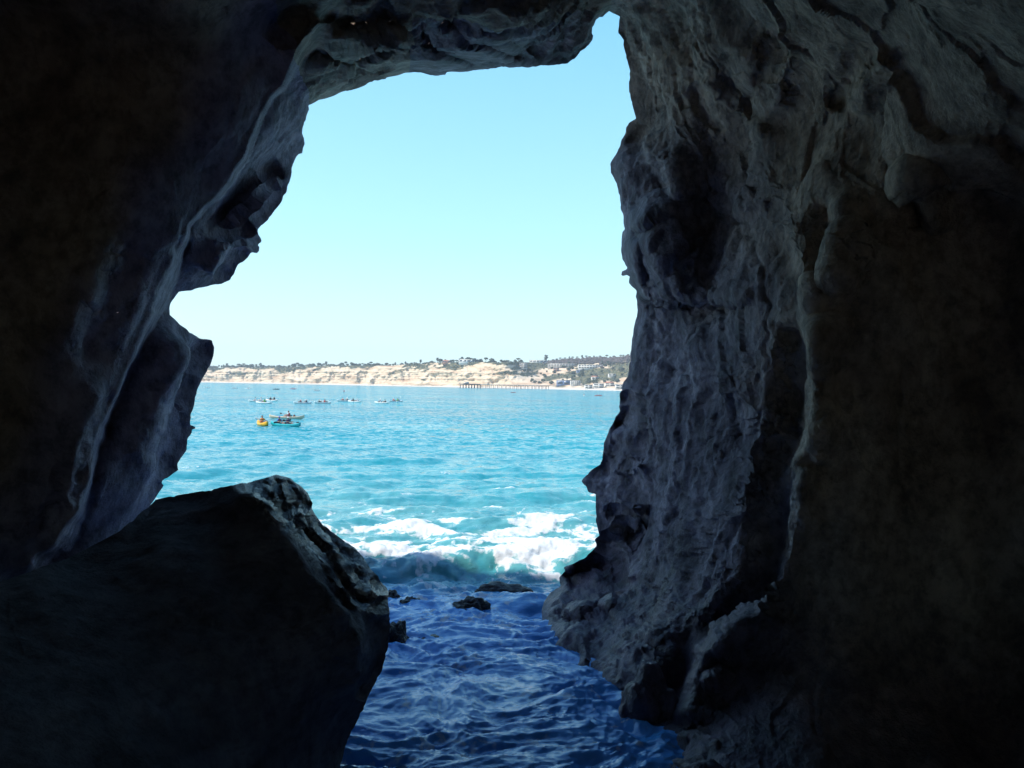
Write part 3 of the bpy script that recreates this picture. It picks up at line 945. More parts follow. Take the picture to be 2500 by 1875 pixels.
    nx, ny = len(pxs), len(rows)
    ii = np.arange((ny - 1) * (nx - 1))
    rr, cc = ii // (nx - 1), ii % (nx - 1)
    f = np.stack([rr * nx + cc, rr * nx + cc + 1, (rr + 1) * nx + cc + 1, (rr + 1) * nx + cc], 1)
    k = NT('sea_water')
    g = k.n('NewGeometry')
    mp_ = k.n('Mapping'); mp_.inputs['Scale'].default_value = (0.75, 1.0, 1.0)
    k.l(g.outputs['Position'], mp_.inputs[0])
    fo_ = k.attr('foam'); ae_ = k.attr('aerated'); cv_ = k.attr('opensea')
    big = k.noise(mp_.outputs[0], 0.02, 5, 0.6)
    deep = k.ramp(big, [(0.35, (0.0, 0.17, 0.22)), (0.5, (0.004, 0.225, 0.27)), (0.68, (0.012, 0.285, 0.32))])
    deep = k.mix(k.attr('channel'), deep, (0.08, 0.33, 0.78))     # brighter blue painted in for sky light on the shaded cave water
    col = k.mix(ae_, deep, (0.14, 0.36, 0.36))
    ff = k.noise(g.outputs['Position'], 5.0, 8, 0.75, 0.6)
    wpn = k.n('TexNoise'); wpn.inputs['Scale'].default_value = 1.6; wpn.inputs['Detail'].default_value = 4
    k.l(g.outputs['Position'], wpn.inputs['Vector'])
    wadd = k.n('VectorMath', operation='MULTIPLY_ADD'); k.l(wpn.outputs['Color'], wadd.inputs[0]); wadd.inputs[1].default_value = (.9, .9, 0); k.l(g.outputs['Position'], wadd.inputs[2])
    vor = k.n('TexVoronoi', feature='DISTANCE_TO_EDGE'); vor.inputs['Scale'].default_value = 2.6
    k.l(wadd.outputs[0], vor.inputs['Vector'])
    lacy = k.math('SUBTRACT', 0.62, k.math('MULTIPLY', vor.outputs['Distance'], 3.0))
    tex = k.math('ADD', k.math('MULTIPLY', lacy, 0.45), k.math('MULTIPLY', k.math('SUBTRACT', ff, 0.5), 1.5))
    fm = k.math('ADD', k.math('MULTIPLY', fo_, 1.40), k.math('MULTIPLY', tex, 1.35))
    fm = k.math('MULTIPLY', fm, k.math('MULTIPLY', fo_, 4.0, True))
    fm = k.ramp(fm, [(0.42, (0, 0, 0)), (0.66, (.40, .40, .40)), (1.0, (1, 1, 1))])
    col = k.mix(fm, col, (0.64, 0.68, 0.70))
    rough = k.math('ADD', k.math('MULTIPLY', fm, 0.6), 0.07)
    def slope(scale, detail, rough_, dist):
        nd = k.n('TexNoise'); nd.inputs['Scale'].default_value = scale; nd.inputs['Detail'].default_value = detail
        nd.inputs['Roughness'].default_value = rough_; nd.inputs['Distortion'].default_value = dist
        k.l(mp_.outputs[0], nd.inputs['Vector'])
        sb = k.n('VectorMath', operation='SUBTRACT'); k.l(nd.outputs['Color'], sb.inputs[0]); sb.inputs[1].default_value = (.5, .5, .5)
        return sb.outputs[0]
    def scaled(vec, sx, sy):
        m = k.n('VectorMath', operation='MULTIPLY'); k.l(vec, m.inputs[0]); m.inputs[1].default_value = (sx, sy, 0)
        return m.outputs[0]
    def add(a_, b_):
        m = k.n('VectorMath', operation='ADD'); k.l(a_, m.inputs[0]); k.l(b_, m.inputs[1])
        return m.outputs[0]
    sl_ = add(scaled(slope(0.12, 5, 0.75, 0.3), 0.3, 0.65), scaled(slope(1.7, 5, 0.7, 0.3), 1.0, 1.9))
    sv = k.n('VectorMath', operation='SCALE'); k.l(sl_, sv.inputs[0]); k.l(cv_, sv.inputs['Scale'])
    fine_ = scaled(slope(2.6, 5, 0.65, 0.4), 0.6, 1.0)
    tot = add(add(sv.outputs[0], fine_), g.outputs['Normal'])
    lean = k.n('VectorMath', operation='ADD'); k.l(tot, lean.inputs[0])       # wind waves: steeper on the side that runs ashore
    lv = k.n('CombineXYZ'); k.l(k.math('MULTIPLY', cv_, -0.10), lv.inputs[1])
    k.l(lv.outputs[0], lean.inputs[1])
    nrm = k.n('VectorMath', operation='NORMALIZE'); k.l(lean.outputs[0], nrm.inputs[0])
    nb = k.bump(k.noise(mp_.outputs[0], 9.0, 4, 0.6, 0.3), 0.4, 0.04, nrm.outputs[0])
    k.set(**{'Base Color': col, 'Roughness': rough, 'IOR': 1.48, 'Normal': nb})
    me = mesh_np('sea', v, [f], k.m)
    attr(me, 'foam', foam); attr(me, 'aerated', aer)
    attr(me, 'channel', 1 - sstep(16.5, 20.5, y))
    attr(me, 'opensea', sstep(35, 90, y))
    o = link('sea', me)
    tag(o, 'turquoise sea with a breaking wave at the cave mouth', 'sea', kind='structure')
build_sea()

# ------------------------------------------------------------------ SETTING: far coast
def yh(px):
    return CY + (FW[2] * F_PX + (np.asarray(px, float) - CX) * RT[2]) / UP[2]
S_PX = [300, 430, 700, 1000, 1300, 1540, 1800]
S_D = [3100, 2900, 2550, 2150, 1780, 1560, 1400]
T_PX = [300, 440, 490, 600, 700, 750, 850, 950, 1010, 1060, 1130, 1200, 1270, 1310, 1350, 1400, 1460, 1500, 1540, 1600, 1800]
T_PY = [901, 901, 899, 897, 897, 894, 892, 892, 889, 886, 884, 884, 884, 883, 880, 876, 873, 871, 866, 860, 850]
def shore_d(px): return np.interp(px, S_PX, S_D)
def slope_w(px): return sstep(1225, 1335, np.asarray(px, float))
def crest_h(px):
    back = 60 + 380 * slope_w(px)
    return (yh(px) - np.interp(px, T_PX, T_PY)) / F_PX * (shore_d(px) + back) + CAM_H
def coast_point(px, t):
    """t<0 beach, 0..1 face or slope, >1 the land behind"""
    px, t = np.asarray(px, float), np.asarray(t, float)
    ds, H, wS = shore_d(px), crest_h(px), slope_w(px)
    a = (px - CX) / F_PX
    xw = a * ds
    tt = np.clip(t, 0, 1)
    n1 = fbm(np.stack([xw / 75, tt * 0.7, xw * 0], 1), 5, gain=0.55, seed=101, ridged=True)
    n2 = fbm(np.stack([xw / 26 + tt * 1.2, tt * 1.1, xw * 0], 1), 4, gain=0.55, seed=107, ridged=True)
    st = pnoise(np.stack([xw / 400, tt * 13, xw * 0 + 3], 1), 111)
    env = np.sin(np.pi * np.clip(tt * 0.9 + 0.08, 0, 1)) ** 0.6
    b_face = 26 + 0.85 * H * tt ** 1.15 + ((0.4 - n1) * 26 + (0.4 - n2) * 11 + st * 4) * env
    z_face = 3.0 + (H - 3.0) * tt
    b_sl = 30 + 470 * tt ** 0.95
    z_sl = 3.0 + (H - 3) * (0.82 * tt + 0.18 * tt ** 3) + (fbm(np.stack([xw / 60, tt * 6, xw * 0], 1), 4, seed=115) * 6) * env
    b = b_face * (1 - wS) + b_sl * wS
    z = z_face * (1 - wS) + z_sl * wS
    m = t < 0
    b = np.where(m, (1 + t) * 26, b); z = np.where(m, -1.0 + 4.0 * (1 + t) ** 0.8, z)
    m = t > 1
    b = np.where(m, b + (t - 1) * 900, b); z = np.where(m, z - (t - 1) * 22, z)
    z = z + np.where(t > 0.97, pnoise(np.stack([xw / 45, b / 60, xw * 0], 1), 120) * 1.6, 0)
    yy = ds + b
    return np.stack([a * yy, yy, z], -1)
def pix(p):
    r = np.asarray(p, float) - C0
    d = r @ FW
    return CX + F_PX * (r @ RT) / d, CY - F_PX * (r @ UP) / d, d

cpx = np.linspace(330, 1780, 620)
ct = np.concatenate([np.linspace(-1, -0.05, 6), np.linspace(0, 1, 64), 1 + np.linspace(0.03, 1.0, 12) ** 1.3])
CPX, CT = np.meshgrid(cpx, ct)
cv = coast_point(CPX.ravel(), CT.ravel())
nx, ny = len(cpx), len(ct)
ii = np.arange((ny - 1) * (nx - 1)); rr, cc = ii // (nx - 1), ii % (nx - 1)
cf = np.stack([rr * nx + cc, rr * nx + cc + 1, (rr + 1) * nx + cc + 1, (rr + 1) * nx + cc], 1)
def brushiness(px, t):
    px, t = np.asarray(px, float), np.asarray(t, float)
    xw = (px - CX) / F_PX * shore_d(px)
    n = fbm(np.stack([xw / 70 - t * 1.6, t * 2.6, xw * 0], 1), 5, gain=0.6, seed=130)
    f = fbm(np.stack([xw / 14, t * 14, xw * 0], 1), 3, gain=0.6, seed=136)
    bias = np.interp(px, [300, 600, 850, 1050, 1200, 1230, 1280, 1400, 1700], [-.40, -.34, -.34, -.22, -.30, -.24, 0.05, 0.16, 0.10])
    bias = bias + 0.75 * sstep(0.84, 1.0, t + 0.12 * n) + 0.22 * sstep(0.45, 0.95, t) - 0.18 * sstep(0.28, 0.0, t)
    out = sstep(-0.02, 0.28, bias + n * 0.85 + f * 0.25)
    return np.where(t < 0, 0, out)
k = NT('coastal_bluff')
br = k.attr('brush'); bc = k.attr('beach')
g = k.n('NewGeometry')
mp_ = k.n('Mapping'); mp_.inputs['Scale'].default_value = (0.012, 0.012, 0.14)
k.l(g.outputs['Position'], mp_.inputs[0])
strata = k.noise(mp_.outputs[0], 1.0, 8, 0.65, 0.3)
sand = k.ramp(strata, [(0.32, (0.36, 0.22, 0.13)), (0.45, (0.55, 0.40, 0.27)), (0.60, (0.66, 0.53, 0.38))])
mp2 = k.n('Mapping'); mp2.inputs['Scale'].default_value = (0.05, 0.05, 0.05)
k.l(g.outputs['Position'], mp2.inputs[0])
gn = k.noise(mp2.outputs[0], 2.0, 6, 0.7)
green = k.ramp(gn, [(0.34, (0.055, 0.06, 0.035)), (0.52, (0.12, 0.115, 0.06)), (0.68, (0.24, 0.18, 0.11))])
col = k.mix(br, sand, green)
col = k.mix(bc, col, (0.58, 0.51, 0.43))
k.set(**{'Base Color': col, 'Roughness': 0.95, 'Specular IOR Level': 0.1})
me = mesh_np('coastal_hills', cv, [cf], k.m)
attr(me, 'brush', brushiness(CPX.ravel(), CT.ravel()))
attr(me, 'beach', sstep(0.04, -0.05, CT.ravel()))
tag(link('coastal_hills', me), 'pale sandstone sea cliffs and brushy hillside across the bay', 'hills', kind='structure')

# ---- trees far off
def clump_mesh(name, n, seed, spread, leaf, shape, mat, squash=1.0):
    """a crown of n leafy clumps, each a small crumpled tuft of faces"""
    r = np.random.default_rng(seed)
    v0, f0 = ICO1
    vs, fs, b = [], [], 0
    for i in range(n):
        while True:
            p = r.uniform(-1, 1, 3)
            if np.linalg.norm(p) < 1 and np.linalg.norm(p) > 0.35: break
        c = p * spread * np.array([1, 1, squash]) + np.array([0, 0, shape])
        s = leaf * r.uniform(0.6, 1.25)
        vv = v0 * (1 + r.normal(0, 0.32, (len(v0), 1))) * s * np.array([1, 1, 0.7])
        vs.append(vv + c); keep = f0[r.random(len(f0)) > 0.15]
        fs.append(keep + b); b += len(v0)
    return mesh_np(name, np.concatenate(vs), [np.concatenate(fs)], mat, smooth=False)
def tube(path, radii, nseg=7):
    path = np.array(path, float)
    v, f = [], []
    for i, p in enumerate(path):
        t = path[min(i + 1, len(path) - 1)] - path[max(i - 1, 0)]
        t /= np.linalg.norm(t)
        a = np.cross(t, [0.3, 1, 0.2]); a /= np.linalg.norm(a); c = np.cross(t, a)
        for j in range(nseg):
            an = 2 * math.pi * j / nseg
            v.append(p + radii[i] * (math.cos(an) * a + math.sin(an) * c))
    for i in range(len(path) - 1):
        for j in range(nseg):
            j2 = (j + 1) % nseg
            f.append((i * nseg + j, i * nseg + j2, (i + 1) * nseg + j2, (i + 1) * nseg + j))
    v += [path[0], path[-1]]
    t3 = []
    n0 = len(path) * nseg
    for j in range(nseg):
        j2 = (j + 1) % nseg
        t3.append((n0, j2, j)); t3.append((n0 + 1, n0 - nseg + j, n0 - nseg + j2))
    return np.array(v), np.array(f), np.array(t3)
def join(parts):
    vs, qs, ts, b = [], [], [], 0
    for v, q4, t3 in parts:
        vs.append(v)
        if q4 is not None and len(q4): qs.append(np.asarray(q4) + b)
        if t3 is not None and len(t3): ts.append(np.asarray(t3) + b)
        b += len(v)
    fl = []
    if qs: fl.append(np.concatenate(qs))
    if ts: fl.append(np.concatenate(ts))
    return np.concatenate(vs), fl
M_leaf = [plain('dark_leaves', (0.05, 0.07, 0.045), 0.8, 0.4, 0.5), plain('grey_leaves', (0.075, 0.09, 0.06), 0.8, 0.35, 0.5),
          plain('olive_leaves', (0.06, 0.075, 0.03), 0.8, 0.35, 0.5)]
M_bark = plain('bark', (0.12, 0.09, 0.07), 0.9)
def trunk_mesh(h, r):
    parts = [tube([(0, 0, -1), (0.1 * h * .1, 0, h * .4), (0.0, 0.03 * h, h * .75)], [r, r * .8, r * .45])]
    for k_ in range(3):
        an = 2.1 * k_
        parts.append(tube([(0, 0, h * .45), (math.cos(an) * h * .18, math.sin(an) * h * .18, h * .68)], [r * .5, r * .2], 5))
    v, fl = join(parts)
    return mesh_np('trunk', v, fl, M_bark)
TREE_K = [  # round broad, tall conical, umbrella
  (clump_mesh('crown', 55, 1, 3.6, 1.25, 5.0, M_leaf[0], 0.75), trunk_mesh(6.0, 0.4)),
  (clump_mesh('crown', 45, 2, 2.4, 1.0, 7.0, M_leaf[1], 1.7), trunk_mesh(9.0, 0.4)),
  (clump_mesh('crown', 45, 3, 3.8, 1.1, 8.2, M_leaf[2], 0.35), trunk_mesh(10.0, 0.4)),
  (clump_mesh('crown', 60, 4, 4.6, 1.5, 3.6, M_leaf[1], 0.6), trunk_mesh(5.0, 0.4))]
def tree(px, t, kind, size, label, group):
    p = coast_point(np.array([px]), np.array([t]))[0]
    o = bpy.data.objects.new('tree', None); COL.objects.link(o)
    o.location = p
    o.scale = (size * random.uniform(.85, 1.2),) * 2 + (size,)
    o.rotation_euler.z = random.uniform(0, 6.28)
    cm, tm = TREE_K[kind]
    link('crown', cm, o); link('trunk', tm, o)
    tag(o, label, 'tree', group)
LT = ['small dark round tree on the skyline above the pale sea cliffs', 'slim grey green tree on the skyline above the pale sea cliffs',
      'flat topped pine on the skyline above the pale sea cliffs', 'low bushy grey tree on the skyline above the pale sea cliffs']
LS = ['dark round tree among the buildings on the far hillside', 'tall slim tree among the buildings on the far hillside',
      'flat topped pine among the buildings on the far hillside', 'spreading grey green tree among the buildings on the far hillside']
LW = ['round tree standing out on the wooded skyline of the far right hill', 'slim tree standing out on the wooded skyline of the far right hill',
      'umbrella pine standing out on the wooded skyline of the far right hill', 'bushy tree standing out on the wooded skyline of the far right hill']
px = 452.0
while px < 1275:
    kd = random.choice([0, 0, 1, 2, 3, 3, 3, 3, 3])
    tree(px, random.uniform(1.0, 1.12), kd, random.uniform(.75, 1.45) * (1.2 if px < 760 else 1.0), LT[kd], 'trees along the bluff skyline')
    px += random.uniform(3.5, 9) * (0.75 if px < 620 else 1.0)
for i in range(95):
    px = random.uniform(1268, 1560); t = random.uniform(0.10, 0.86)
    kd = random.choice([0, 0, 1, 3, 3])
    tree(px, t, kd, random.uniform(.6, 1.15), LS[kd], 'trees among the hillside buildings')
px = 1350.0
while px < 1600:
    kd = random.choice([0, 1, 2, 2, 3])
    tree(px, random.uniform(1.0, 1.03), kd, random.uniform(.7, 1.05), LW[kd], 'trees on the wooded hill skyline')
    px += random.uniform(6, 12)
tree(1332, 0.99, 1, 1.9, 'tallest tree on the far hill, standing where the wooded ridge begins', None)
tree(1127, 1.01, 1, 1.3, 'tall slim tree beside the low white house on the bluff', None)

# the far wood and the scrub read as masses
M_wood = plain('woodland', (0.07, 0.055, 0.05), 0.9, 0.35, 0.05)
def mass(name, n, pick, leaf, mat, label, cat, seed):
    r = np.random.default_rng(seed)
    v0, f0 = ICO1
    pts = pick(r, n)
    vs, fs = [], []
    for i, (c, s) in enumerate(pts):
        vv = v0 * (1 + r.normal(0, 0.25, (len(v0), 1))) * s * leaf * np.array([1.1, 1.1, .75])
        vs.append(vv + c); fs.append(f0 + i * len(v0))
    me = mesh_np(name, np.concatenate(vs), [np.concatenate(fs)], mat, smooth=False)
    tag(link(name, me), label, cat, kind='stuff')
def pick_wood(r, n):
    px = r.uniform(1325, 1640, n); t = 1 - np.abs(r.normal(0, 0.085, n)) * np.interp(px, [1325, 1380, 1640], [.4, 1, 1.1])
    p = coast_point(px, np.clip(t, .6, 1)); p[:, 2] += 1.5
    return list(zip(p, r.uniform(.6, 1.4, n)))
mass('woods', 1500, pick_wood, 3.2, M_wood, 'purplish brown wood covering the ridge of the far right hill', 'woods', 5)
def pick_scrub(r, n):
    px = r.uniform(440, 1620, n * 6); t = r.uniform(0.05, 1.08, n * 6)
    k_ = brushiness(px, t) > r.uniform(0.35, 1.1, n * 6)
    px, t = px[k_][:n], t[k_][:n]
    return list(zip(coast_point(px, t), r.uniform(.5, 1.6, len(px))))
mass('scrub', 2600, pick_scrub, 1.7, M_leaf[1], 'grey green coastal scrub dotted over the far bluffs', 'scrub', 6)

# ---- buildings across the bay
def boxm(x0, x1, y0, y1, z0, z1):
    v = np.array([(x, y, z) for z in (z0, z1) for y in (y0, y1) for x in (x0, x1)], float)
    f = np.array([(0, 2, 3, 1), (4, 5, 7, 6), (0, 1, 5, 4), (2, 6, 7, 3), (0, 4, 6, 2), (1, 3, 7, 5)])
    return v, f, None
M_white = plain('white_render', (0.62, 0.60, 0.56), 0.7, 0.05)
M_conc = plain('concrete', (0.50, 0.47, 0.43), 0.8, 0.1)
M_brown = plain('brown_timber', (0.30, 0.16, 0.11), 0.8, 0.1)
M_blue = plain('blue_grey_cladding', (0.13, 0.18, 0.30), 0.5, 0.1)
M_tile = plain('roof_tile', (0.42, 0.16, 0.10), 0.8, 0.1)
M_flat = plain('flat_roof', (0.45, 0.42, 0.40), 0.9, 0.1)
M_glass = plain('dark_glass', (0.05, 0.07, 0.10), 0.15, 0.2)
def building(px0, px1, py0, py1, floors, wall, roofm, pitched, label, deep=14.0, bays=None, cat='building', name='building'):
    pm = (px0 + px1) / 2
    ts = np.linspace(-0.3, 1.05, 200)
    pts = coast_point(np.full(200, pm), ts)
    py = pix(pts)[1]
    i = int(np.argmin(np.abs(py - py1)))
    base = pts[i]; d = pix(base)[2]
    wd, ht = (px1 - px0) * d / F_PX, (py1 - py0) * d / F_PX
    o = bpy.data.objects.new(name, None); COL.objects.link(o)
    o.location = base
    rh = ht * (0.3 if pitched else 0.08)
    wh = ht - rh
    y0, y1 = -deep * 0.3, deep * 0.7
    v, fl = join([boxm(-wd / 2, wd / 2, y0, y1, -6, wh)])
    link('wall', mesh_np('wall', v, fl, wall, False), o)
    if pitched:
        e = 0.6
        rv = np.array([(-wd/2-e, y0-e, wh+.01), (wd/2+e, y0-e, wh+.01), (wd/2+e, y1+e, wh+.01), (-wd/2-e, y1+e, wh+.01),
                       (-wd/2+wd*.12, (y0+y1)/2, ht), (wd/2-wd*.12, (y0+y1)/2, ht)])
        me = mesh_np('roof', rv, [np.array([(0,1,5,4),(2,3,4,5),(3,2,1,0)]), np.array([(1,2,5),(3,0,4)])], roofm, False)
    else:
        v, fl = join([boxm(-wd/2-.5, wd/2+.5, y0-.5, y1+.5, wh+.01, ht)])
        me = mesh_np('roof', v, fl, roofm, False)
    link('roof', me, o)
    fh = wh / floors
    bays = bays or max(2, int(wd / 9))
    for fl_ in range(floors):
        for b_ in range(bays):
            xa = -wd/2 + wd * (b_ + .12) / bays; xb = -wd/2 + wd * (b_ + .88) / bays
            v, f4 = join([boxm(xa, xb, y0 - .12, y0 + .05, fh * (fl_ + .30), fh * (fl_ + .80))])
            link('window', mesh_np('window', v, f4, M_glass, False), o)
    if floors > 1:
        for fl_ in range(1, floors):
            v, f4 = join([boxm(-wd/2 - .3, wd/2 + .3, y0 - 1.3, y0 - .13, fh * fl_ - .25, fh * fl_ + .25)])
            link('balcony', mesh_np('balcony', v, f4, M_white, False), o)
    tag(o, label, cat)
building(1119, 1158, 877, 885, 1, M_white, M_flat, False, 'long low white house on the bluff top above the pier')
building(1080, 1102, 879, 886, 1, M_brown, M_tile, True, 'small tan house with a tiled roof left of the low white house', cat='house', name='house')
building(1291, 1334, 879, 885, 1, M_white, M_flat, False, 'white single storey house high on the hill left of the tallest tree', cat='house', name='house')
building(1268, 1286, 886, 904, 4, M_conc, M_flat, False, 'narrow four storey concrete block at the left edge of the hillside buildings')
building(1337, 1407, 887, 898, 3, M_conc, M_flat, False, 'long tiered concrete building with window bands below the wood', bays=10)
building(1411, 1472, 890, 900, 2, M_white, M_flat, False, 'long white building with dark windows right of the tiered concrete building', bays=9)
building(1351, 1364, 898, 907, 2, M_brown, M_flat, False, 'small red brown building below the tiered concrete building')
building(1407, 1420, 903, 909, 1, M_blue, M_flat, False, 'small blue shed like building in the middle of the hillside')
building(1359, 1391, 928, 941, 1, M_blue, M_flat, False, 'broad blue grey hall just above the far beach', bays=2)
building(1393, 1417, 929, 942, 4, M_white, M_flat, False, 'white four storey block with balconies beside the blue grey hall', bays=5)
building(1428, 1446, 939, 949, 2, M_white, M_flat, False, 'white two storey beach house behind the base of the pier', cat='house', name='house')
building(1449, 1474, 936, 948, 2, M_white, M_flat, False, 'widest of the white beach houses right of the pier', cat='house', name='house')
building(1478, 1499, 932, 943, 2, M_white, M_tile, True, 'beach house with a red tiled roof near the right rock wall', cat='house', name='house')
building(1503, 1524, 938, 950, 2, M_conc, M_flat, False, 'grey beach house partly behind the right rock wall', cat='house', name='house')
building(1444, 1460, 918, 926, 2, M_white, M_tile, True, 'white villa with a tiled roof among trees above the beach houses', cat='house', name='house')
building(1485, 1502, 912, 920, 2, M_white, M_flat, False, 'pale villa high among the trees near the right rock wall', cat='house', name='house')

# ---- the pier
def pier():
    A = on_water(1128, 947.6); A = A / A[1] * 1430; A[2] = 0
    B = np.array([(1350 - CX) / F_PX * 1650, 1650, 0])
    o = bpy.data.objects.new('pier', None); COL.objects.link(o)
    o.location = A
    d = (B - A); L = np.linalg.norm(d); u = d / L
    n = np.array([-u[1], u[0], 0])
    dz = 7.0
    def slab(s0, s1, hw, z0, z1):
        v = []
        for z in (z0, z1):
            for s_, k_ in ((s0, -hw), (s1, -hw), (s1, hw), (s0, hw)):
                v.append(u * s_ + n * k_ + np.array([0, 0, z]))
        return np.array(v), np.array([(0, 3, 2, 1), (4, 5, 6, 7), (0, 1, 5, 4), (1, 2, 6, 5), (2, 3, 7, 6), (3, 0, 4, 7)]), None
    Mp = plain('pier_concrete', (0.55, 0.50, 0.45), 0.8, 0.1); Md = plain('pier_dark_timber', (0.035, 0.035, 0.04), 0.8, 0.2)
    Mt = plain('pier_pile', (0.22, 0.16, 0.12), 0.8, 0.2)
    v, fl = join([slab(0, L, 3.2, dz - 0.7, dz)]); link('deck', mesh_np('deck', v, fl, Mp, False), o)
    v, fl = join([slab(0, 40, 7.5, dz + 0.01, dz + .8)]); link('pier_head', mesh_np('pier_head', v, fl, Md, False), o)
    for sgn in (-1, 1):
        rails = []
        for h in (0.55, 1.05):
            v, f4, _ = slab(0, L, .06, dz + h, dz + h + .1); rails.append((v + n * sgn * 3.1, f4, None))
        for s_ in np.arange(0, L, 6):
            v, f4, _ = slab(s_, s_ + .12, .06, dz, dz + 1.1); rails.append((v + n * sgn * 3.1, f4, None))
        v, fl = join(rails); link('railing', mesh_np('railing', v, fl, Mp, False), o)
    s_ = 3.0; i = 0
    while s_ < L - 8:
        head = s_ < 46
        r = 0.75 if head else 0.5
        parts = []
        for k_ in ((-6.5, 0, 6.5) if head else (-2.6, 2.6)):
            p = u * s_ + n * k_
            parts.append(tube([p + np.array([0, 0, -3]), p + np.array([0, 0, dz - .7])], [r, r], 8))
        v, f4, _ = slab(s_ - .5, s_ + .5, 7 if head else 3.2, dz - 1.3, dz - .71)
        parts.append((v, f4, None))
        v, fl = join(parts)
        link('piling', mesh_np('piling', v, fl, Md if head else Mt, False), o)
        s_ += 7.5 if head else 11.5
    v, fl = join([slab(8, 15, 2.4, dz + .81, dz + 3.6)]); link('shed', mesh_np('shed', v, fl, Mp, False), o)
    tag(o, 'long pier on pilings with a dark outer end below the far cliffs', 'pier')
pier()

# ------------------------------------------------------------------ kayaks and paddlers
def seated_body():
    b = bmesh.new()
    sk = b.verts.layers.skin.verify()
    def V_(co, r, r2=None):
        v = b.verts.new(co); v[sk].radius = (r, r2 or r); return v
    def E_(*vs):
        for a, c in zip(vs, vs[1:]): b.edges.new((a, c))
    pel = V_((0, 0, .10), .13, .15); pel[sk].use_root = True
    bel = V_((-.03, 0, .28), .115, .14); ch = V_((-.03, 0, .46), .125, .165); nb_ = V_((0, 0, .585), .06)
    nk = V_((.015, 0, .645), .052); hd_ = V_((.03, 0, .735), .085, .075); tp = V_((.015, 0, .82), .07, .065)
    E_(pel, bel, ch, nb_, nk, hd_, tp)
    ns = V_((.125, 0, .735), .014); E_(hd_, ns)
    chn = V_((.085, 0, .675), .03); E_(hd_, chn)
    for s_ in (-1, 1):
        ear = V_((.02, s_ * .09, .74), .018); E_(hd_, ear)
        sh = V_((-.01, s_ * .19, .535), .062); elb = V_((.12, s_ * .29, .33), .044); wr_ = V_((.36, s_ * .27, .37), .030)
        pm = V_((.425, s_ * .265, .385), .030, .018)
        E_(ch, sh, elb, wr_, pm)
        for j in range(4):
            yk = s_ * (.300 - .020 * j)
            f1 = V_((.465, yk, .405), .0095); f2 = V_((.492 - .003 * abs(j - 1.4), yk, .388), .0085); f3 = V_((.485, yk, .362 + .003 * j), .0075)
            E_(pm, f1, f2, f3)
        t1 = V_((.420, s_ * .232, .372), .010); t2 = V_((.452, s_ * .222, .362), .009); E_(pm, t1, t2)
        hp_ = V_((.07, s_ * .105, .09), .09); kn = V_((.44, s_ * .15, .27), .058); ca = V_((.60, s_ * .14, .17), .052)
        an = V_((.82, s_ * .12, .035), .036); toe = V_((.90, s_ * .13, .13), .032)
        E_(pel, hp_, kn, ca, an, toe)
    me = bpy.data.meshes.new('tmp'); b.to_mesh(me); b.free()
    o = bpy.data.objects.new('tmp', me); COL.objects.link(o)
    o.modifiers.new('s', 'SKIN'); m = o.modifiers.new('u', 'SUBSURF'); m.levels = 1; m.render_levels = 1
    dg = bpy.context.evaluated_depsgraph_get(); dg.update()
    out = bpy.data.meshes.new_from_object(o.evaluated_get(dg))
    bpy.data.objects.remove(o); bpy.data.meshes.remove(me)
    out.name = 'person'
    out.polygons.foreach_set('use_smooth', np.ones(len(out.polygons), bool))
    return out
BODY = seated_body()
def loft(rings):
    n = len(rings[0]); v = np.concatenate(rings); f = []
    for i in range(len(rings) - 1):
        for j in range(n):
            j2 = (j + 1) % n
            f.append((i * n + j, i * n + j2, (i + 1) * n + j2, (i + 1) * n + j))
    v = np.concatenate([v, rings[0].mean(0)[None], rings[-1].mean(0)[None]])
    b = len(rings) * n; t = []
    for j in range(n):
        j2 = (j + 1) % n
        t.append((b, j2, j)); t.append((b + 1, b - n + j, b - n + j2))
    return v, np.array(f), np.array(t)
def ell(cx, z, rx, ry, n=14):
    a = np.linspace(0, 2 * np.pi, n, endpoint=False)
    return np.stack([cx + rx * np.cos(a), ry * np.sin(a), np.full(n, z)], 1)
VEST = join([loft([ell(-.015, .14, .165, .185), ell(-.03, .25, .165, .18), ell(-.03, .40, .175, .20), ell(-.02, .50, .165, .195), ell(0, .575, .10, .14)])])
def limb(s_): return [tube([(-.01, s_ * .15, .54), (.02, s_ * .21, .50), (.085, s_ * .265, .40)], [.072, .07, .062], 8)]
SLEEVE = [join(limb(-1)), join(limb(1))]
SHORTS = join([tube([(-.04, s_ * .08, .09), (.10, s_ * .115, .11), (.34, s_ * .142, .23)], [.115, .108, .085], 10) for s_ in (-1, 1)])
a_ = np.linspace(0, 2 * np.pi, 14, endpoint=False)
CAP = join([loft([ell(.02, .755, .105, .092), ell(.018, .80, .10, .088), ell(.012, .85, .07, .062), ell(.01, .87, .02, .02)]),
            boxm(.10, .20, -.06, .06, .757, .769)])
HAT = join([loft([ell(.02, .765, .20, .18), ell(.02, .775, .20, .18), ell(.018, .785, .105, .092), ell(.012, .86, .08, .072), ell(.01, .875, .03, .03)])])
HAIR = join([loft([ell(-.03, .68, .07, .075), ell(-.02, .75, .09, .088), ell(.0, .82, .088, .08), ell(.01, .865, .05, .045), ell(.01, .875, .01, .01)])])
MC = {}
def cm(col, rough=0.7):
    if col not in MC: MC[col] = plain('cloth_' + '_'.join(str(int(c * 99)) for c in col), col, rough, 0.1, 20)
    return MC[col]
SKIN = [plain('skin', (0.42, 0.24, 0.17), 0.6, 0.06), plain('skin_tanned', (0.28, 0.15, 0.10), 0.6, 0.06)]
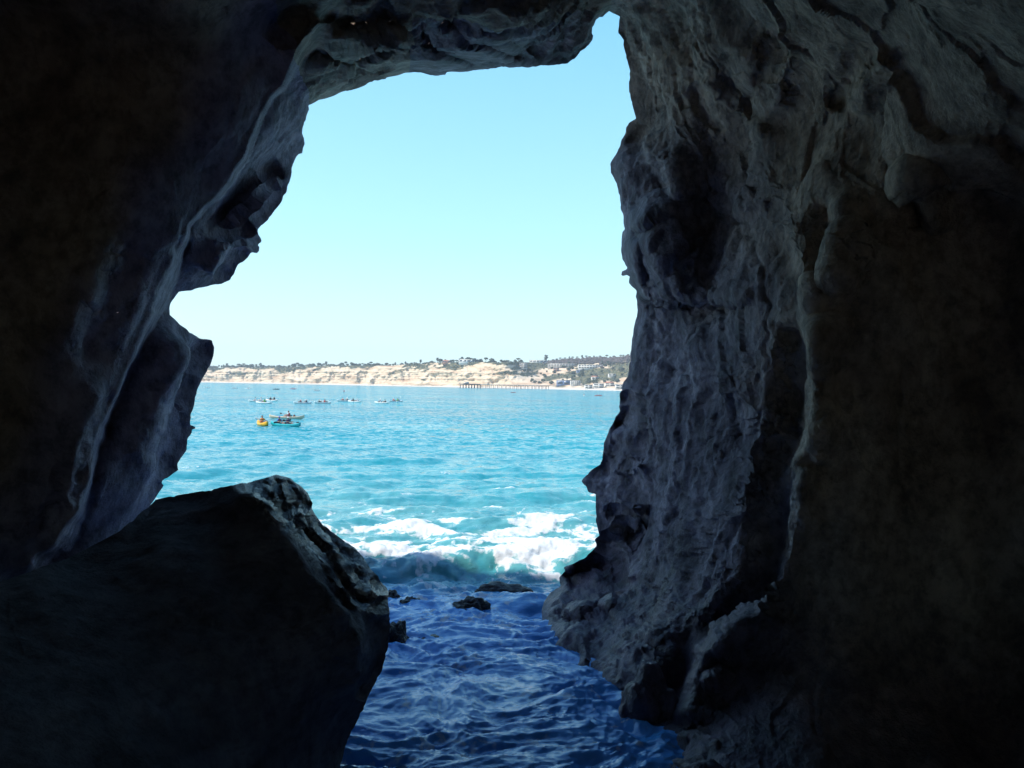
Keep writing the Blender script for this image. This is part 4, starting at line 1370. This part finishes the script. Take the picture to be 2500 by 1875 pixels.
def person(kayak, x, z, label, vest, shirt, head, headcol, shorts=(0.05, 0.06, 0.10), lean=0.0, group=None, skin=0, turn=0.0):
    o = bpy.data.objects.new('person', None); COL.objects.link(o)
    o.matrix_world = kayak.matrix_world @ Matrix.Translation((x, 0, z)) @ Matrix.Rotation(turn, 4, 'Z') @ Matrix.Rotation(lean, 4, 'Y')
    bm_ = BODY.copy(); bm_.materials.clear(); bm_.materials.append(SKIN[skin]); link('body', bm_, o)
    link('life_vest', mesh_np('life_vest', VEST[0], VEST[1], cm(vest)), o)
    for sv in SLEEVE: link('sleeve', mesh_np('sleeve', sv[0], sv[1], cm(shirt)), o)
    link('shorts', mesh_np('shorts', SHORTS[0], SHORTS[1], cm(shorts)), o)
    hv = {'cap': CAP, 'hat': HAT, 'hair': HAIR}[head]
    link(head, mesh_np(head, hv[0], hv[1], cm(headcol)), o)
    tag(o, label, 'person', group)
    return o
BL = loft([np.array([(x_, math.cos(t_) * w_, math.sin(t_) * h_) for t_ in np.linspace(0, 2 * math.pi, 8, endpoint=False)])
           for x_, w_, h_ in ((0, .02, .018), (.08, .06, .014), (.22, .095, .012), (.38, .09, .010), (.46, .04, .008))])
def paddle(man, tilt, label, yaw=0.0, col=(0.85, 0.85, 0.82), group=None):
    o = bpy.data.objects.new('paddle', None); COL.objects.link(o)
    o.matrix_world = man.matrix_world @ Matrix.Translation((.465, 0, .380)) @ Matrix.Rotation(math.pi / 2 + yaw, 4, 'Z') @ Matrix.Rotation(tilt, 4, 'Y')
    v, q4, t3 = tube([(-.72, 0, 0), (0, 0, 0), (.72, 0, 0)], [.016, .016, .016], 8)
    link('shaft', mesh_np('shaft', v, [q4, t3], cm((0.06, 0.06, 0.06))), o)
    for s_ in (-1, 1):
        v, q4, t3 = BL
        vv = v * np.array([s_, 1, 1]) + np.array([s_ * .70, 0, 0])
        vv = vv[:, [0, 2, 1]]
        link('blade', mesh_np('blade', vv, [q4, t3], cm(col, .4)), o)
    tag(o, label, 'paddle', group)
    return o
def hull_mesh(L, B, H=.33):
    st = np.linspace(-1, 1, 27); n = 20; rings = []
    for s_ in st:
        wv = B / 2 * max(0.02, (1 - abs(s_) ** 2.3)) ** 0.75
        top = .25 + .22 * abs(s_) ** 3; bot = -.13 + .27 * abs(s_) ** 3.5
        ring = []
        for j in range(n):
            a = 2 * math.pi * j / n
            c, s2 = math.cos(a), math.sin(a)
            yy = wv * math.copysign(abs(c) ** .7, c)
            if s2 >= 0:
                zz = top + 0.03 * s2
                rec = .13 * sstep(.62, .5, abs(s_)) * sstep(.86, .70, abs(yy) / max(wv, 1e-3))
                zz -= rec
            else:
                zz = top + (bot - top) * abs(s2) ** .8
            ring.append((s_ * L / 2, yy, zz))
        rings.append(np.array(ring))
    return loft(rings)
def kayak(px, py, L, B, yaw, colr, label, seats, group=None, trim=(0.03, 0.03, 0.035)):
    o = bpy.data.objects.new('kayak', None); COL.objects.link(o)
    p = on_water(px, py)
    o.matrix_world = Matrix.Translation(p) @ Matrix.Rotation(math.radians(yaw), 4, 'Z')
    v, q4, t3 = hull_mesh(L, B)
    link('hull', mesh_np('hull', v, [q4, t3], cm(colr, .35)), o)
    for x in seats:
        sv, sf, _ = boxm(-.02, .05, -.20, .20, 0, .36)
        sv[4:, 0] -= .10
        sv[:, 1] *= np.where(sv[:, 2] > .2, .8, 1)
        link('backrest', mesh_np('backrest', sv + np.array([x - .24, 0, .10]), [sf], cm(trim), False), o)
        sv, sf, _ = boxm(-.22, .22, -.20, .20, .09, .13)
        link('seat', mesh_np('seat', sv + np.array([x, 0, 0]), [sf], cm(trim), False), o)
    v, q4, t3 = loft([ell(L * .33, .275, .16, .11, 12), ell(L * .33, .31, .15, .10, 12)])
    link('hatch', mesh_np('hatch', v, [q4, t3], cm(trim)), o)
    tag(o, label, 'kayak', group)
    return o
W_, DK, NV, RD = (0.80, 0.80, 0.77), (0.02, 0.02, 0.025), (0.02, 0.03, 0.09), (0.55, 0.05, 0.04)
ORG, YEL, TEAL, GRN, PNK, BLU = (0.80, 0.20, 0.02), (0.85, 0.42, 0.02), (0.01, 0.36, 0.40), (0.08, 0.42, 0.08), (0.7, 0.15, 0.25), (0.03, 0.12, 0.5)
SZ = .14
# nearest three
k1 = kayak(641, 1038, 3.4, .86, -58, YEL, 'yellow kayak pointing at the cave, nearest to the left rock', [-.2])
p1 = person(k1, -.2, SZ, 'paddler in an orange and yellow life vest in the yellow kayak', ORG, YEL, 'hair', (0.10, 0.05, 0.03), turn=0.3)
paddle(p1, .22, 'white bladed paddle held low across the yellow kayak')
k2 = kayak(697, 1041, 4.4, .82, -33, TEAL, 'turquoise two seat kayak in front of the beige one', [-.95, .35])
p2 = person(k2, -.95, SZ, 'paddler in a blue cap and dark vest at the rear of the turquoise kayak', DK, BLU, 'cap', (0.03, 0.08, 0.45))
p3 = person(k2, .35, SZ, 'paddler in a navy vest at the front of the turquoise kayak', NV, NV, 'cap', (0.75, 0.75, 0.75), skin=1)
paddle(p2, -.12, 'dark paddle of the rear paddler in the turquoise kayak', col=DK)
paddle(p3, .15, 'dark paddle of the front paddler in the turquoise kayak', col=DK)
k3 = kayak(700, 1022, 4.5, .74, 176, (0.62, 0.52, 0.38), 'long beige kayak lying broadside behind the turquoise one', [-.25])
p4 = person(k3, -.25, SZ, 'paddler in a red vest over a white shirt sitting high in the beige kayak', RD, W_, 'cap', (0.12, 0.06, 0.05))
paddle(p4, .10, 'black paddle lying across the beige kayak', yaw=.9, col=DK)
# a dry bag behind the beige kayak's paddler
bv, b4, bt = loft([ell(0, 0, .10, .10, 12), ell(0, .04, .17, .17, 12), ell(0, .24, .17, .17, 12), ell(0, .32, .10, .10, 12), ell(0, .38, .04, .09, 12)])
bag = link('dry_bag', mesh_np('dry_bag', bv, [b4, bt], cm((0.10, 0.05, 0.04))))
bag.matrix_world = k3.matrix_world @ Matrix.Translation((-.95, 0, .14))
tag(bag, 'dark dry bag behind the paddler on the beige kayak', 'bag')
# the middle row: (px, py, yaw, seats, people, text)
MID = [
 (629, 981, 200, 'the leftmost white kayak of the middle row', [(W_, W_, 'hair', DK, 'white'), (W_, W_, 'cap', DK, 'white')], .0),
 (645, 985, 165, 'the white kayak crossing in front on the left', [(GRN, GRN, 'cap', (0.05, 0.3, 0.05), 'green')], .5),
 (664, 979, 150, 'the white kayak just behind the green paddler', [(DK, DK, 'hair', DK, 'black'), (DK, DK, 'cap', DK, 'black')], -.75),
 (739, 985.5, 205, 'the white kayak above the beige one', [(NV, NV, 'hat', W_, 'navy'), (NV, RD, 'hat', W_, 'navy')], .7),
 (788, 985, 30, 'the white kayak right of the navy paddlers', [(DK, W_, 'cap', W_, 'black'), (RD, DK, 'cap', DK, 'dark red')], .1),
 (841, 980, 210, 'the left one of the two touching white kayaks', [(DK, W_, 'hat', W_, 'black'), (RD, W_, 'cap', DK, 'red')], .8),
 (866, 982, 155, 'the right one of the two touching white kayaks', [(W_, W_, 'hat', W_, 'white'), (DK, DK, 'cap', DK, 'black')], -.8),
 (933, 985, 160, 'the second last white kayak of the middle row', [(DK, W_, 'cap', DK, 'black'), (W_, NV, 'hat', W_, 'white')], .6),
 (967, 981, 35, 'the white kayak at the right end of the middle row', [(RD, W_, 'cap', W_, 'red'), (GRN, DK, 'cap', DK, 'green')], .85),
]
for px, py, yaw, txt, crew, tilt in MID:
    kk = kayak(px, py, 3.9, .86, yaw, W_, txt + (', carrying two paddlers' if len(crew) == 2 else ', carrying one paddler'), [-.75, .45][:len(crew)] if len(crew) > 1 else [-.1], 'kayaks of the middle row')
    for i, (vest, shirt, head, hc, nm) in enumerate(crew):
        x = ([-.75, .45] if len(crew) > 1 else [-.1])[i]
        where = ('rear' if i == 0 else 'front') if len(crew) > 1 else 'only'
        pp = person(kk, x, SZ, f'{where} paddler, {nm} vest, in {txt}', vest, shirt, head, hc, group='paddlers of the middle row', skin=i % 2)
        paddle(pp, tilt if i == 1 or len(crew) == 1 else -tilt * .5, f'{where} paddle in {txt}', group='paddles of the middle row')
FAR = [
 (505, 947.5, 20, W_, 'the far kayak nearest the left rock wall', [W_]),
 (572, 949, 200, W_, 'the second far kayak from the left rock wall', [W_, W_]),
 (606, 949.5, 170, W_, 'the far kayak above the left end of the middle row', [RD]),
 (674, 951, 190, DK, 'the black far kayak left of the pink one', [DK, DK]),
 (716, 950, 10, PNK, 'the pink far kayak', [PNK, RD]),
 (773, 954.5, 200, W_, 'the pale far kayak between the pink one and the pier', [W_, DK]),
 (840, 957, 80, W_, 'the small end on kayak above the two touching kayaks', [RD]),
 (1253, 959, 30, RD, 'the red and white kayak below the pier', [W_]),
 (1426, 966, 85, W_, 'the end on white kayak near the right rock wall', [RD]),
 (1461, 966.5, 185, RD, 'the red kayak closest to the right rock wall', [RD, RD]),
]
for px, py, yaw, cl, txt, crew in FAR:
    kk = kayak(px, py, 4.1, .9, yaw, cl, txt + ' far out on the water', [-.75, .45][:len(crew)] if len(crew) > 1 else [-.1], 'far kayaks')
    for i, vest in enumerate(crew):
        x = ([-.75, .45] if len(crew) > 1 else [-.1])[i]
        where = ('rear' if i == 0 else 'front') if len(crew) > 1 else 'only'
        pp = person(kk, x, SZ, f'{where} paddler in {txt}', vest, vest, 'cap', DK, group='far paddlers')

# ------------------------------------------------------------------ the air over the bay
def haze():
    zs = [-40.0, 260.0]
    v, f, _ = boxm(-4200, 4200, -60, 6600, zs[0], zs[1])
    m = bpy.data.materials.new('air'); m.use_nodes = True
    t = m.node_tree; t.nodes.remove(t.nodes['Principled BSDF'])
    pv = t.nodes.new('ShaderNodeVolumePrincipled')
    pv.inputs['Color'].default_value = (0.80, 0.90, 1.0, 1)
    pv.inputs['Density'].default_value = 0.00011
    t.links.new(pv.outputs[0], t.nodes['Material Output'].inputs['Volume'])
    tag(link('haze', mesh_np('haze', v, [f], m, False)), 'thin marine haze over the bay', 'haze', kind='stuff')
haze()
